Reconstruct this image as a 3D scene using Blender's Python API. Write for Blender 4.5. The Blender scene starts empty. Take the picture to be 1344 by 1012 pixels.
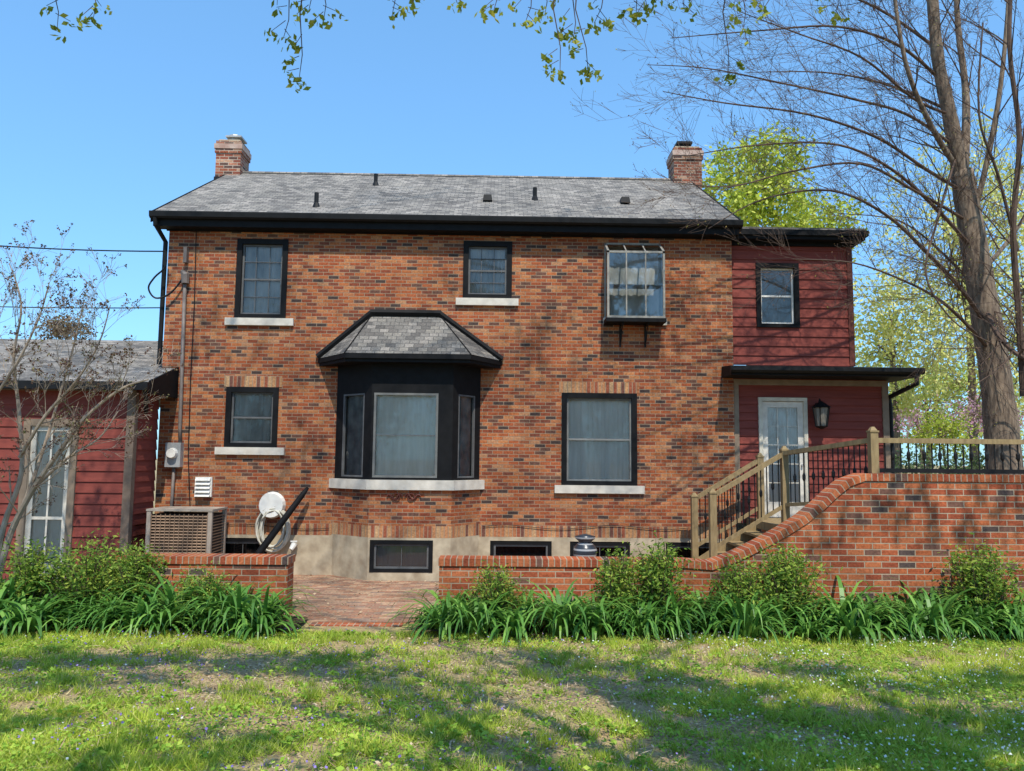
import bpy, math, random
import numpy as np
from mathutils import Vector, Matrix
R=math.radians
random.seed(7); rng=np.random.default_rng(7)
SC=bpy.context.scene; C=SC.collection
# ---------------------------------------------------------------- camera
FPX=1015.0; CAM=Vector((0,0,2.2))
yaw,pitch,roll=R(1.0),R(5.35),R(0.6)
fw=Vector((math.sin(yaw)*math.cos(pitch),math.cos(yaw)*math.cos(pitch),math.sin(pitch)))
rt=Vector((math.cos(yaw),-math.sin(yaw),0)); up=rt.cross(fw)
rt2=rt*math.cos(roll)+up*math.sin(roll); up2=-rt*math.sin(roll)+up*math.cos(roll)
cd=bpy.data.cameras.new('camera'); cam=bpy.data.objects.new('camera',cd); C.objects.link(cam)
M=Matrix((rt2,up2,-fw)).transposed().to_4x4(); M.translation=CAM; cam.matrix_world=M
cd.sensor_width=36; cd.lens=36*FPX/1344; cd.clip_end=2000; SC.camera=cam
def ray(px,py): return fw+rt2*((px-672)/FPX)+up2*((506-py)/FPX)
def P3(px,py,Y):
    r=ray(px,py); return CAM+r*(Y/r.y)
def PX(px,py,Y): return P3(px,py,Y).x
def PZ(px,py,Y): return P3(px,py,Y).z
def rect(l,t,r,b,Y):
    my=(t+b)/2; mx=(l+r)/2
    return PX(l,my,Y),PX(r,my,Y),PZ(mx,b,Y),PZ(mx,t,Y)
# ---------------------------------------------------------------- light
EL,AZ=R(57),R(9)
SV=Vector((math.sin(AZ)*math.cos(EL),-math.cos(AZ)*math.cos(EL),math.sin(EL)))
sl=bpy.data.lights.new('sun','SUN'); so=bpy.data.objects.new('sun',sl); C.objects.link(so)
sl.energy=5.0; sl.angle=R(0.5); sl.color=(1,.94,.83)
so.rotation_euler=(-SV).to_track_quat('-Z','Y').to_euler()
w=bpy.data.worlds.new("World"); SC.world=w; w.use_nodes=True
nt=w.node_tree; bg=nt.nodes['Background']; sk=nt.nodes.new('ShaderNodeTexSky'); sk.sky_type='NISHITA'
sk.sun_disc=False; sk.sun_elevation=EL; sk.sun_rotation=math.pi-AZ; sk.ozone_density=2.0; sk.air_density=1.0; sk.dust_density=.6
gn=nt.nodes.new('ShaderNodeGamma'); gn.inputs[1].default_value=.6
vm=nt.nodes.new('ShaderNodeVectorMath'); vm.operation='MULTIPLY'; vm.inputs[1].default_value=(1.32,2.3,3.15)
nt.links.new(sk.outputs[0],gn.inputs[0]); nt.links.new(gn.outputs[0],vm.inputs[0]); nt.links.new(vm.outputs[0],bg.inputs[0]); bg.inputs[1].default_value=.15
SC.view_settings.view_transform='Standard'; SC.view_settings.look='None'; SC.view_settings.exposure=0
# ---------------------------------------------------------------- materials
def newmat(name):
    m=bpy.data.materials.new(name); m.use_nodes=True
    n=m.node_tree; b=n.nodes['Principled BSDF']; return m,n,b
def N(n,t,**k):
    x=n.nodes.new(t)
    for a,v in k.items(): setattr(x,a,v)
    return x
def ramp(n,stops,interp='LINEAR'):
    r=N(n,'ShaderNodeValToRGB'); c=r.color_ramp; c.interpolation=interp
    while len(c.elements)>1: c.elements.remove(c.elements[-1])
    c.elements[0].position=stops[0][0]; c.elements[0].color=(*stops[0][1],1)
    for p,col in stops[1:]:
        e=c.elements.new(p); e.color=(*col,1)
    return r
def plain(name,a,b=None,scale=8,rough=.7,bump=.0,metal=0,stretch=(1,1,1),spec=.3):
    m,n,bs=newmat(name); b=b or tuple(x*.75 for x in a)
    tc=N(n,'ShaderNodeTexCoord'); mp=N(n,'ShaderNodeMapping'); mp.inputs['Scale'].default_value=stretch
    no=N(n,'ShaderNodeTexNoise'); no.inputs['Scale'].default_value=scale; no.inputs['Detail'].default_value=6
    n.links.new(tc.outputs['Object'],mp.inputs[0]); n.links.new(mp.outputs[0],no.inputs['Vector'])
    r=ramp(n,[(.3,b),(.7,a)]); n.links.new(no.outputs[0],r.inputs[0]); n.links.new(r.outputs[0],bs.inputs['Base Color'])
    bs.inputs['Roughness'].default_value=rough; bs.inputs['Metallic'].default_value=metal
    bs.inputs['Specular IOR Level'].default_value=spec
    if bump:
        bp=N(n,'ShaderNodeBump'); bp.inputs['Strength'].default_value=bump; bp.inputs['Distance'].default_value=.02
        n.links.new(no.outputs[0],bp.inputs['Height']); n.links.new(bp.outputs[0],bs.inputs['Normal'])
    return m
def brickmat(name,stops,mortar,bw=.212,bh=.072,ms=.0075,off=.5,rough=.85,bump=.6,stain=.35,smooth=.2,sstr=(1,1,1)):
    m,n,bs=newmat(name)
    uv=N(n,'ShaderNodeUVMap'); br=N(n,'ShaderNodeTexBrick'); br.offset=off
    n.links.new(uv.outputs[0],br.inputs['Vector'])
    for k,v in (('Scale',1),('Mortar Size',ms),('Mortar Smooth',smooth),('Bias',0),('Brick Width',bw),('Row Height',bh)): br.inputs[k].default_value=v
    br.inputs['Color1'].default_value=(0,0,0,1); br.inputs['Color2'].default_value=(1,1,1,1); br.inputs['Mortar'].default_value=(.5,.5,.5,1)
    r=ramp(n,stops,'CONSTANT'); n.links.new(br.outputs['Color'],r.inputs[0])
    no=N(n,'ShaderNodeTexNoise'); no.inputs['Scale'].default_value=28; no.inputs['Detail'].default_value=5
    n.links.new(uv.outputs[0],no.inputs['Vector'])
    m1=N(n,'ShaderNodeMix',data_type='RGBA',blend_type='MULTIPLY'); m1.inputs['Factor'].default_value=.8
    r1=ramp(n,[(.3,(.58,.55,.55)),(.7,(1.25,1.2,1.15))]); n.links.new(no.outputs[0],r1.inputs[0])
    n.links.new(r.outputs[0],m1.inputs['A']); n.links.new(r1.outputs[0],m1.inputs['B'])
    mm=N(n,'ShaderNodeMix',data_type='RGBA'); n.links.new(br.outputs['Fac'],mm.inputs['Factor'])
    n.links.new(m1.outputs['Result'],mm.inputs['A']); mm.inputs['B'].default_value=(*mortar,1)
    mp=N(n,'ShaderNodeMapping'); mp.inputs['Scale'].default_value=sstr; n.links.new(uv.outputs[0],mp.inputs[0])
    n2=N(n,'ShaderNodeTexNoise'); n2.inputs['Scale'].default_value=.9; n2.inputs['Detail'].default_value=7; n2.inputs['Roughness'].default_value=.65
    n.links.new(mp.outputs[0],n2.inputs['Vector'])
    r2=ramp(n,[(.3,(1-stain,)*3),(.62,(1.08,1.06,1.03))]); n.links.new(n2.outputs[0],r2.inputs[0])
    m2=N(n,'ShaderNodeMix',data_type='RGBA',blend_type='MULTIPLY'); m2.inputs['Factor'].default_value=1
    n.links.new(mm.outputs['Result'],m2.inputs['A']); n.links.new(r2.outputs[0],m2.inputs['B'])
    n.links.new(m2.outputs['Result'],bs.inputs['Base Color']); bs.inputs['Roughness'].default_value=rough
    bs.inputs['Specular IOR Level'].default_value=.15
    ad=N(n,'ShaderNodeMath',operation='MULTIPLY_ADD'); ad.inputs[1].default_value=-1.0
    n.links.new(br.outputs['Fac'],ad.inputs[0]); n.links.new(no.outputs[0],ad.inputs[2])
    bp=N(n,'ShaderNodeBump'); bp.inputs['Strength'].default_value=bump; bp.inputs['Distance'].default_value=.008
    n.links.new(ad.outputs[0],bp.inputs['Height']); n.links.new(bp.outputs[0],bs.inputs['Normal'])
    return m
def islandmat(name,stops,trans=.35,rough=.6,spec=.2,patch=None):
    m,n,bs=newmat(name); g=N(n,'ShaderNodeNewGeometry'); r=ramp(n,stops); n.links.new(g.outputs['Random Per Island'],r.inputs[0])
    col=r.outputs[0]
    if patch:
        tc=N(n,'ShaderNodeTexCoord'); no=N(n,'ShaderNodeTexNoise'); no.inputs['Scale'].default_value=patch[0]; no.inputs['Detail'].default_value=5
        n.links.new(tc.outputs['Object'],no.inputs['Vector']); r2=ramp(n,[(.36,patch[1]),(.62,patch[2])]); n.links.new(no.outputs[0],r2.inputs[0])
        mx=N(n,'ShaderNodeMix',data_type='RGBA',blend_type='MULTIPLY'); mx.inputs['Factor'].default_value=1
        n.links.new(col,mx.inputs['A']); n.links.new(r2.outputs[0],mx.inputs['B']); col=mx.outputs['Result']
    n.links.new(col,bs.inputs['Base Color']); bs.inputs['Roughness'].default_value=rough; bs.inputs['Specular IOR Level'].default_value=spec
    if trans:
        t=N(n,'ShaderNodeBsdfTranslucent'); n.links.new(col,t.inputs['Color'])
        mx=N(n,'ShaderNodeMixShader'); mx.inputs[0].default_value=trans
        n.links.new(bs.outputs[0],mx.inputs[1]); n.links.new(t.outputs[0],mx.inputs[2]); n.links.new(mx.outputs[0],n.nodes['Material Output'].inputs[0])
    return m
def glassmat(name,tint,refl=.12):
    m,n,bs=newmat(name); n.nodes.remove(bs)
    t=N(n,'ShaderNodeBsdfTransparent'); t.inputs[0].default_value=(*tint,1)
    g=N(n,'ShaderNodeBsdfGlossy'); g.inputs['Roughness'].default_value=.03
    no=N(n,'ShaderNodeTexNoise'); no.inputs['Scale'].default_value=1.6; tc=N(n,'ShaderNodeTexCoord'); n.links.new(tc.outputs['Object'],no.inputs['Vector'])
    bp=N(n,'ShaderNodeBump'); bp.inputs['Strength'].default_value=.08; n.links.new(no.outputs[0],bp.inputs['Height']); n.links.new(bp.outputs[0],g.inputs['Normal'])
    fr=N(n,'ShaderNodeFresnel'); ad=N(n,'ShaderNodeMath',operation='ADD'); ad.inputs[1].default_value=refl; n.links.new(fr.outputs[0],ad.inputs[0])
    mx=N(n,'ShaderNodeMixShader'); n.links.new(ad.outputs[0],mx.inputs[0]); n.links.new(t.outputs[0],mx.inputs[1]); n.links.new(g.outputs[0],mx.inputs[2])
    n.links.new(mx.outputs[0],n.nodes['Material Output'].inputs[0]); return m
HB=[(0,(.35,.095,.040)),(.12,(.43,.145,.056)),(.25,(.26,.070,.036)),(.36,(.48,.20,.085)),(.46,(.38,.11,.045)),(.58,(.21,.068,.042)),(.68,(.44,.17,.075)),(.77,(.15,.075,.055)),(.84,(.31,.105,.052)),(.91,(.44,.22,.115)),(.945,(.075,.052,.047))]
MORT=(.34,.25,.17)
brick=brickmat('house_brick',HB,MORT,bw=.2,bh=.0665,ms=.006)
sold=brickmat('soldier_brick',[(0,(.42,.17,.08)),(.2,(.50,.27,.13)),(.4,(.32,.10,.055)),(.6,(.48,.23,.11)),(.78,(.18,.08,.06)),(.88,(.52,.32,.17))],MORT,bw=.073,bh=.3,off=0)
WB=[(0,(.42,.11,.048)),(.2,(.50,.16,.07)),(.38,(.32,.08,.04)),(.55,(.46,.135,.055)),(.72,(.37,.095,.045)),(.84,(.10,.07,.065)),(.90,(.20,.10,.075)),(.95,(.46,.15,.065))]
wbrick=brickmat('garden_wall_brick',WB,(.42,.33,.24),bw=.238,bh=.084,ms=.0075,stain=.5)
capb=brickmat('rowlock_brick',WB,(.42,.33,.24),bw=.084,bh=.5,off=0,ms=.008,stain=.5)
chimb=brickmat('chimney_brick',[(0,(.36,.12,.07)),(.3,(.50,.30,.2)),(.5,(.28,.09,.06)),(.7,(.44,.2,.13)),(.86,(.12,.07,.06))],(.48,.4,.32),stain=.6)
paver=brickmat('paver_brick',[(0,(.36,.19,.12)),(.3,(.46,.30,.20)),(.5,(.30,.17,.12)),(.7,(.42,.27,.19)),(.88,(.27,.19,.15))],(.30,.23,.16),bw=.22,bh=.11,stain=.5)
SHC=[(0,(.235,.225,.21)),(.2,(.29,.275,.25)),(.4,(.19,.18,.17)),(.6,(.34,.32,.295)),(.8,(.25,.24,.225)),(.92,(.15,.145,.14))]
shing=brickmat('shingles',SHC,(.11,.108,.105),bw=.17,bh=.115,ms=.006,rough=.95,bump=.8,stain=.4,sstr=(1.5,.35,1))
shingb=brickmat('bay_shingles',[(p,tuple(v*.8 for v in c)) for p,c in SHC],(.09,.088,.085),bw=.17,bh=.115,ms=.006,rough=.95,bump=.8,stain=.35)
black=plain('black_paint',(.010,.010,.011),(.006,.006,.0065),rough=.65,spec=.15)
black2=plain('black_metal',(.013,.013,.014),(.008,.008,.008),rough=.55,spec=.2)
red=plain('red_siding',(.255,.060,.044),(.19,.044,.034),scale=4,rough=.75,stretch=(.5,.5,5),bump=.08,spec=.2)
tan=plain('tan_trim',(.27,.20,.14),(.20,.145,.10),rough=.7)
taupe=plain('brown_taupe_post',(.21,.15,.11),(.14,.095,.07),rough=.7)
conc=plain('concrete',(.52,.43,.30),(.31,.24,.16),scale=5,rough=.9,bump=.3)
stone=plain('sill_stone',(.68,.62,.53),(.5,.45,.38),scale=6,rough=.85,bump=.1)
white=plain('white_paint',(.80,.77,.70),(.7,.66,.6),rough=.5)
greym=plain('grey_metal',(.42,.42,.41),(.3,.3,.3),rough=.45,metal=.2)
sashm=plain('sash_grey',(.13,.13,.13),(.09,.09,.09),rough=.5)
curt=plain('curtain_cloth',(.86,.83,.78),(.72,.69,.64),scale=4,rough=.9,stretch=(4,1,.4))
curtg=plain('grey_curtain',(.62,.60,.57),(.26,.26,.25),scale=1.4,rough=.9,stretch=(2,1,1))
curtd=plain('dark_curtain',(.08,.08,.08),(.03,.03,.03),scale=3,rough=.9,stretch=(5,1,.5))
wood=plain('weathered_pine',(.33,.235,.115),(.21,.145,.07),scale=5,rough=.75,stretch=(4,4,1),bump=.15)
glass=glassmat('window_glass',(.90,.90,.89),.02)
glassd=glassmat('dark_glass',(.45,.46,.47),.05)
clear=glassmat('clear_glass',(.88,.91,.9),.10)
bark=plain('grey_bark',(.29,.215,.15),(.075,.052,.04),scale=9,rough=.95,stretch=(2.5,2.5,.5),bump=1.0)
twigm=plain('twig_bark',(.13,.083,.058),(.065,.042,.033),scale=6,rough=.9)
twigl=plain('pale_twig_bark',(.42,.33,.25),(.24,.18,.13),scale=6,rough=.9)
pipe=plain('conduit_grey',(.20,.16,.14),(.12,.10,.09),rough=.5)
brown=plain('brown_metal',(.18,.11,.075),(.12,.075,.05),rough=.5)
soil=plain('soil_mulch',(.13,.085,.05),(.06,.04,.025),scale=30,rough=1,bump=.8)
# ---------------------------------------------------------------- mesh builder
class MB:
    def __init__(s): s.v=[]; s.f=[]; s.uv={}
    def face(s,pts,uv=None):
        i=len(s.v); s.v+= [tuple(p) for p in pts]; s.f.append(tuple(range(i,i+len(pts))))
        if uv: s.uv[len(s.f)-1]=uv
        return s
    def box(s,x0,x1,y0,y1,z0,z1):
        return s.hexa([(x0,y0,z0),(x1,y0,z0),(x1,y1,z0),(x0,y1,z0),(x0,y0,z1),(x1,y0,z1),(x1,y1,z1),(x0,y1,z1)])
    def hexa(s,p):
        i=len(s.v); s.v+=[tuple(q) for q in p]
        for f in ((0,3,2,1),(4,5,6,7),(0,1,5,4),(1,2,6,5),(2,3,7,6),(3,0,4,7)): s.f.append(tuple(i+k for k in f))
        return s
    def lbox(s,F,u0,u1,w0,w1,z0,z1):
        o,d,n=F; g=lambda u,w_,z:(o.x+d.x*u+n.x*w_,o.y+d.y*u+n.y*w_,z)
        return s.hexa([g(u0,w0,z0),g(u1,w0,z0),g(u1,w1,z0),g(u0,w1,z0),g(u0,w0,z1),g(u1,w0,z1),g(u1,w1,z1),g(u0,w1,z1)])
    def prism(s,poly,z0,z1,top=True,bot=True):
        n=len(poly)
        for i in range(n):
            a,b=poly[i],poly[(i+1)%n]; s.face([(a[0],a[1],z0),(b[0],b[1],z0),(b[0],b[1],z1),(a[0],a[1],z1)])
        if top: s.face([(p[0],p[1],z1) for p in poly])
        if bot: s.face([(p[0],p[1],z0) for p in reversed(poly)])
        return s
    def xprism(s,poly,x0,x1):
        n=len(poly)
        for i in range(n):
            a,b=poly[i],poly[(i+1)%n]; s.face([(x0,a[0],a[1]),(x1,a[0],a[1]),(x1,b[0],b[1]),(x0,b[0],b[1])])
        s.face([(x0,p[0],p[1]) for p in poly][::-1]); s.face([(x1,p[0],p[1]) for p in poly]); return s
    def yprism(s,poly,y0,y1):
        n=len(poly)
        s.face([(p[0],y0,p[1]) for p in poly]); s.face([(p[0],y1,p[1]) for p in reversed(poly)])
        for i in range(n):
            a,b=poly[i],poly[(i+1)%n]; s.face([(a[0],y0,a[1]),(a[0],y1,a[1]),(b[0],y1,b[1]),(b[0],y0,b[1])])
        return s
    def wall(s,F,u0,u1,z0,z1,ops=(),depth=.16):
        o,d,n=F; g=lambda u,w_,z:(o.x+d.x*u+n.x*w_,o.y+d.y*u+n.y*w_,z)
        us=sorted({u0,u1,*[q for a in ops for q in a[:2]]}); zs=sorted({z0,z1,*[q for a in ops for q in a[2:]]})
        for i in range(len(us)-1):
            for j in range(len(zs)-1):
                cu=(us[i]+us[i+1])/2; cz=(zs[j]+zs[j+1])/2
                if any(a[0]<cu<a[1] and a[2]<cz<a[3] for a in ops): continue
                s.face([g(us[i],0,zs[j]),g(us[i+1],0,zs[j]),g(us[i+1],0,zs[j+1]),g(us[i],0,zs[j+1])])
        for a in ops:
            q=[(a[0],a[2]),(a[1],a[2]),(a[1],a[3]),(a[0],a[3])]
            for k in range(4):
                b,c=q[k],q[(k+1)%4]; s.face([g(b[0],0,b[1]),g(b[0],depth,b[1]),g(c[0],depth,c[1]),g(c[0],0,c[1])])
        return s
    def siding(s,F,u0,u1,z0,z1,ops=(),h=.19,lap=.022):
        o,d,n=F; g=lambda u,w_,z:(o.x+d.x*u+n.x*w_,o.y+d.y*u+n.y*w_,z)
        z=z0
        while z<z1-1e-4:
            t=min(z+h,z1); br=sorted({z,t,*[q for a in ops for q in a[2:] if z<q<t]})
            for za,zb in zip(br[:-1],br[1:]):
                la=-lap*(1-(za-z)/h); lb=-lap*(1-(zb-z)/h)
                cuts=sorted([(a[0],a[1]) for a in ops if a[2]<(za+zb)/2<a[3]]); segs=[]; u=u0
                for a,b in cuts: segs.append((u,a)); u=b
                segs.append((u,u1))
                for a,b in segs:
                    if b-a<.01: continue
                    s.face([g(a,la,za),g(b,la,za),g(b,lb,zb),g(a,lb,zb)])
                    if za==z: s.face([g(a,0,z),g(b,0,z),g(b,-lap,z),g(a,-lap,z)])
            z=t
        return s
    def tube(s,pts,rad,n=6,cap=True):
        pts=[Vector(p) for p in pts]; 
        if not hasattr(rad,'__len__'): rad=[rad]*len(pts)
        base=len(s.v); ref=Vector((0,0,1)); prev=None
        for i,p in enumerate(pts):
            t=(pts[min(i+1,len(pts)-1)]-pts[max(i-1,0)])
            if t.length<1e-9: t=Vector((0,0,1))
            t.normalize()
            if prev is None:
                a=t.cross(ref) if abs(t.z)<.9 else t.cross(Vector((1,0,0)))
            else: a=prev-t*prev.dot(t)
            a.normalize(); prev=a; b=t.cross(a)
            for k in range(n):
                an=2*math.pi*k/n; q=p+(a*math.cos(an)+b*math.sin(an))*rad[i]; s.v.append((q.x,q.y,q.z))
        for i in range(len(pts)-1):
            for k in range(n):
                k2=(k+1)%n; s.f.append((base+i*n+k,base+i*n+k2,base+(i+1)*n+k2,base+(i+1)*n+k))
        if cap and n>3:
            s.f.append(tuple(base+k for k in reversed(range(n)))); e=base+(len(pts)-1)*n; s.f.append(tuple(e+k for k in range(n)))
        return s
    def build(s,name,mat,parent=None,uv=True,smooth=False):
        me=bpy.data.meshes.new(name); me.from_pydata(s.v,[],s.f); me.materials.append(mat); me.update()
        if uv:
            l=me.uv_layers.new(name='UVMap'); Z=Vector((0,0,1))
            for p in me.polygons:
                if p.index in s.uv:
                    for li,q in zip(p.loop_indices,s.uv[p.index]): l.data[li].uv=q
                    continue
                n=p.normal
                if abs(n.z)>.97: t=Vector((1,0,0)); b=Vector((0,1,0))
                else: t=Z.cross(n); t.normalize(); b=n.cross(t)
                for li in p.loop_indices:
                    c=me.vertices[me.loops[li].vertex_index].co; l.data[li].uv=(c.dot(t)+50,c.dot(b)+50)
        if smooth:
            me.polygons.foreach_set('use_smooth',[True]*len(me.polygons))
        o=bpy.data.objects.new(name,me); C.objects.link(o)
        if parent: o.parent=parent; o.matrix_parent_inverse=Matrix.Translation(-Vector(parent.location))
        return o
def tag(o,label=None,cat=None,group=None,kind=None):
    if label: o['label']=label
    if cat: o['category']=cat
    if group: o['group']=group
    if kind: o['kind']=kind
    return o
def thing(name,label,cat,loc=(0,0,0),group=None):
    o=bpy.data.objects.new(name,None); C.objects.link(o); o.location=loc; o.empty_display_size=.2
    return tag(o,label,cat,group)
def npmesh(name,V,k,mat,parent=None):
    n=len(V)//k; me=bpy.data.meshes.new(name); me.vertices.add(len(V)); me.vertices.foreach_set('co',np.asarray(V,dtype=np.float32).ravel())
    me.loops.add(n*k); me.loops.foreach_set('vertex_index',np.arange(n*k,dtype=np.int32))
    me.polygons.add(n); me.polygons.foreach_set('loop_start',np.arange(0,n*k,k,dtype=np.int32))
    me.update(calc_edges=True); me.validate(); me.materials.append(mat)
    o=bpy.data.objects.new(name,me); C.objects.link(o)
    if parent: o.parent=parent; o.matrix_parent_inverse=Matrix.Translation(-Vector(parent.location))
    return o
def leafverts(c,l,wd,rg,flat=0.0,hang=0.0):
    n=len(c); a=rg.normal(size=(n,3)); a[:,2]=a[:,2]*(1-flat)-hang; a/=np.linalg.norm(a,axis=1)[:,None]
    b=rg.normal(size=(n,3)); b[:,2]*=(1-flat); b-=a*np.sum(a*b,axis=1)[:,None]; b/=np.linalg.norm(b,axis=1)[:,None]
    L=(l*rg.uniform(.6,1.3,n))[:,None]; W=L*wd/l
    V=np.empty((n,4,3)); V[:,0]=c-a*L/2; V[:,1]=c+b*W/2; V[:,2]=c+a*L/2; V[:,3]=c-b*W/2
    return V.reshape(-1,3)
def FR(x,y,dx=1,dy=0):
    d=Vector((dx,dy)).normalized(); return (Vector((x,y)),d,Vector((-d.y,d.x)))
# ---------------------------------------------------------------- window
def window(F,u0,u1,z0,z1,parent,fw_=.1,cur=curt,gl=glass,grid=(1,2),sm=None,sill=None,munt=.012,mid=.035,fmat=black,name='window',label=None,proud=.03):
    m=MB(); m.lbox(F,u0,u0+fw_,-proud,.13,z0,z1).lbox(F,u1-fw_,u1,-proud,.13,z0,z1)
    m.lbox(F,u0+fw_,u1-fw_,-proud+.003,.13,z1-fw_,z1).lbox(F,u0+fw_,u1-fw_,-proud+.003,.13,z0,z0+fw_*.8)
    wd=m.build(name,fmat,parent); 
    if label: wd['label']=label
    a,b,c,e=u0+fw_,u1-fw_,z0+fw_*.8,z1-fw_; t=.035; s=MB()
    s.lbox(F,a,a+t,.03,.075,c,e).lbox(F,b-t,b,.03,.075,c,e).lbox(F,a+t,b-t,.033,.075,e-t,e).lbox(F,a+t,b-t,.033,.075,c,c+t)
    nx,nz=grid
    for i in range(1,nz):
        zz=c+(e-c)*i/nz; q=mid if (i*2==nz) else munt
        s.lbox(F,a+t,b-t,.036,.07,zz-q/2,zz+q/2)
    for i in range(1,nx):
        uu=a+(b-a)*i/nx; s.lbox(F,uu-munt/2,uu+munt/2,.044,.066,c+t,e-t)
    s.build('sash',sm or sashm,wd)
    p=MB(); o,d,n=F; g=lambda u,w_,z:(o.x+d.x*u+n.x*w_,o.y+d.y*u+n.y*w_,z)
    p.face([g(a,.056,c),g(b,.056,c),g(b,.056,e),g(a,.056,e)]); p.build('pane',gl,wd)
    q=MB(); K=int((b-a)/.03)+2
    for i in range(K):
        ua=a-.0+(b-a)*i/K; ub=a+(b-a)*(i+1)/K; f=lambda u:.095+.008*math.sin(u*42)+.004*math.sin(u*97)
        q.face([g(ua,f(ua),c),g(ub,f(ub),c),g(ub,f(ub),e),g(ua,f(ua),e)])
    q.build('curtain',cur,wd,smooth=True)
    if sill:
        k=MB(); k.lbox(F,u0-sill[0],u1+sill[0],-.07,.1,z0-sill[1],z0-.002); k.build('sill',stone,wd)
    return wd
# ================================================================ HOUSE
YF=14.7
house=thing('brick_house','two storey brick house with grey shingle roof, black trim, bay window and red sided wings','house',(0,YF,0))
F0=FR(0,YF)
xL=PX(212,500,YF); xR=PX(963,500,YF); YB=22.0
zF=PZ(600,704,YF); Ye=14.42; Yr=18.35
ZeL=PZ(590,284,Ye); Zr=PZ(600,232,Yr); zTop=ZeL-.02
W={}
W['a']=rect(310,314,377,418,YF); W['b']=rect(608,317,672,392,YF); W['c']=rect(296,508,365,587,YF); W['d']=rect(737,516,836,637,YF); W['g']=rect(795,322,871,418,YF)
ops=[W[k] for k in 'abcdg']
m=MB().wall(F0,xL,xR,zF,zTop,ops)
for (x,s) in ((xL,-1),(xR,1)):
    q=[(x,YF,zF),(x,YB,zF),(x,YB,zTop),(x,Yr+.0,Zr-.15),(x,YF,zTop)]
    m.face(q if s>0 else q[::-1])
m.face([(xR,YB,zF),(xL,YB,zF),(xL,YB,zTop),(xR,YB,zTop)])
m.build('wall',brick,house)
fo=[rect(284,706,350,760,YF-.02),rect(643,710,724,760,YF-.02),rect(748,711,827,760,YF-.02),rect(874,712,948,760,YF-.02)]
fo=[(a,b,.12,d) for a,b,c,d in fo]
FF=FR(0,YF-.02)
m=MB().wall(FF,xL-.02,xR+.0,-.1,zF-.002,fo,.14)
m.face([(xL-.02,YF-.02,zF-.002),(xR,YF-.02,zF-.002),(xR,YF+.1,zF-.002),(xL-.02,YF+.1,zF-.002)])
m.face([(xL-.02,YB,-.1),(xL-.02,YF-.02,-.1),(xL-.02,YF-.02,zF),(xL-.02,YB,zF)])
m.build('foundation',conc,house)
for i,a in enumerate(fo):
    window(FF,*a,house,fw_=.07,cur=curtd,gl=glassd,grid=(2,1) if i!=1 else (1,1),name='basement_window',proud=-.01)
def course(a,b,z0,z1,F=F0,name='brick_course',pr=.006):
    return MB().lbox(F,a,b,-pr,.02,z0,z1).build(name,sold,house)
bxl,bxr=PX(436,660,YF),PX(630,660,YF)
course(xL,bxl-.0,zF,zF+.21); course(bxr,xR,zF,zF+.21)
course(W['c'][0]-.05,W['c'][1]+.05,W['c'][3]+.002,W['c'][3]+.215); course(W['d'][0]-.05,W['d'][1]+.05,W['d'][3]+.002,W['d'][3]+.215)
window(F0,*W['a'],house,grid=(3,4),cur=curtg,sill=(.16,.14),label='tall upper left sash window with black frame')
window(F0,*W['b'],house,grid=(3,4),cur=curtg,sill=(.13,.14),label='small upper middle sash window with black frame')
window(F0,*W['c'],house,grid=(1,2),cur=curtg,sill=(.15,.14),label='small lower left window with black frame')
window(F0,*W['d'],house,grid=(1,2),cur=curt,sill=(.13,.15),label='large lower right window with black frame',sm=plain('sash_mid_grey',(.22,.22,.21)))
# greenhouse box window
pj=.42; g=MB(); e=.04; yf=YF-pj; x0,x1=PX(797,370,yf),PX(873,370,yf); z0,z1=PZ(833,417,yf),PZ(833,329,yf); zt=PZ(833,320,YF)
for x in (x0,x1-e):
    g.box(x,x+e,yf,yf+e,z0,z1); g.box(x+.002,x+e-.002,yf+e,YF,z0,z0+e)
    g.hexa([(x,yf,z1-e),(x+e,yf,z1-e),(x+e,YF,zt-e),(x,YF,zt-e),(x,yf,z1),(x+e,yf,z1),(x+e,YF,zt),(x,YF,zt)])
    g.box(x,x+e,YF-.04,YF-.003,z0,zt-e)
g.box(x0+e,x1-e,yf+.002,yf+e,z0,z0+e).box(x0+e,x1-e,yf+.002,yf+e,z1-e,z1).box(x0+e,x1-e,YF-.04,YF-.003,zt-e,zt)
for t in (1/3,2/3):
    x=x0+(x1-x0)*t; g.box(x-.012,x+.012,yf+.004,yf+.03,z0+e,z1-e)
    g.hexa([(x-.012,yf+.01,z1-e),(x+.012,yf+.01,z1-e),(x+.012,YF-.03,zt-e),(x-.012,YF-.03,zt-e),(x-.012,yf+.01,z1-.004),(x+.012,yf+.01,z1-.004),(x+.012,YF-.03,zt-.004),(x-.012,YF-.03,zt-.004)])
zm_=(z0+z1)/2; g.box(x0+e,x1-e,yf+.03,YF-.05,zm_-.012,zm_)
gw=g.build('greenhouse_window',plain('pale_bronze_frame',(.36,.33,.28),(.22,.2,.17),rough=.5),house); gw['label']='projecting glass box window on black brackets'
p=MB().face([(x0+.01,yf+.016,z0),(x1-.01,yf+.016,z0),(x1-.01,yf+.016,z1),(x0+.01,yf+.016,z1)]); p.face([(x0+.01,yf+.016,z1-.01),(x1-.01,yf+.016,z1-.01),(x1-.01,YF-.02,zt-.012),(x0+.01,YF-.02,zt-.012)])
for x in (x0+.015,x1-.015): p.face([(x,yf+.02,z0),(x,YF,z0),(x,YF,zt-.02),(x,yf+.02,z1-.02)])
p.build('pane',clear,gw)
MB().box(x0-.02,x1+.02,yf-.02,YF-.003,z0-.075,z0-.004).build('shelf',black,gw)
q=MB(); 
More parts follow.
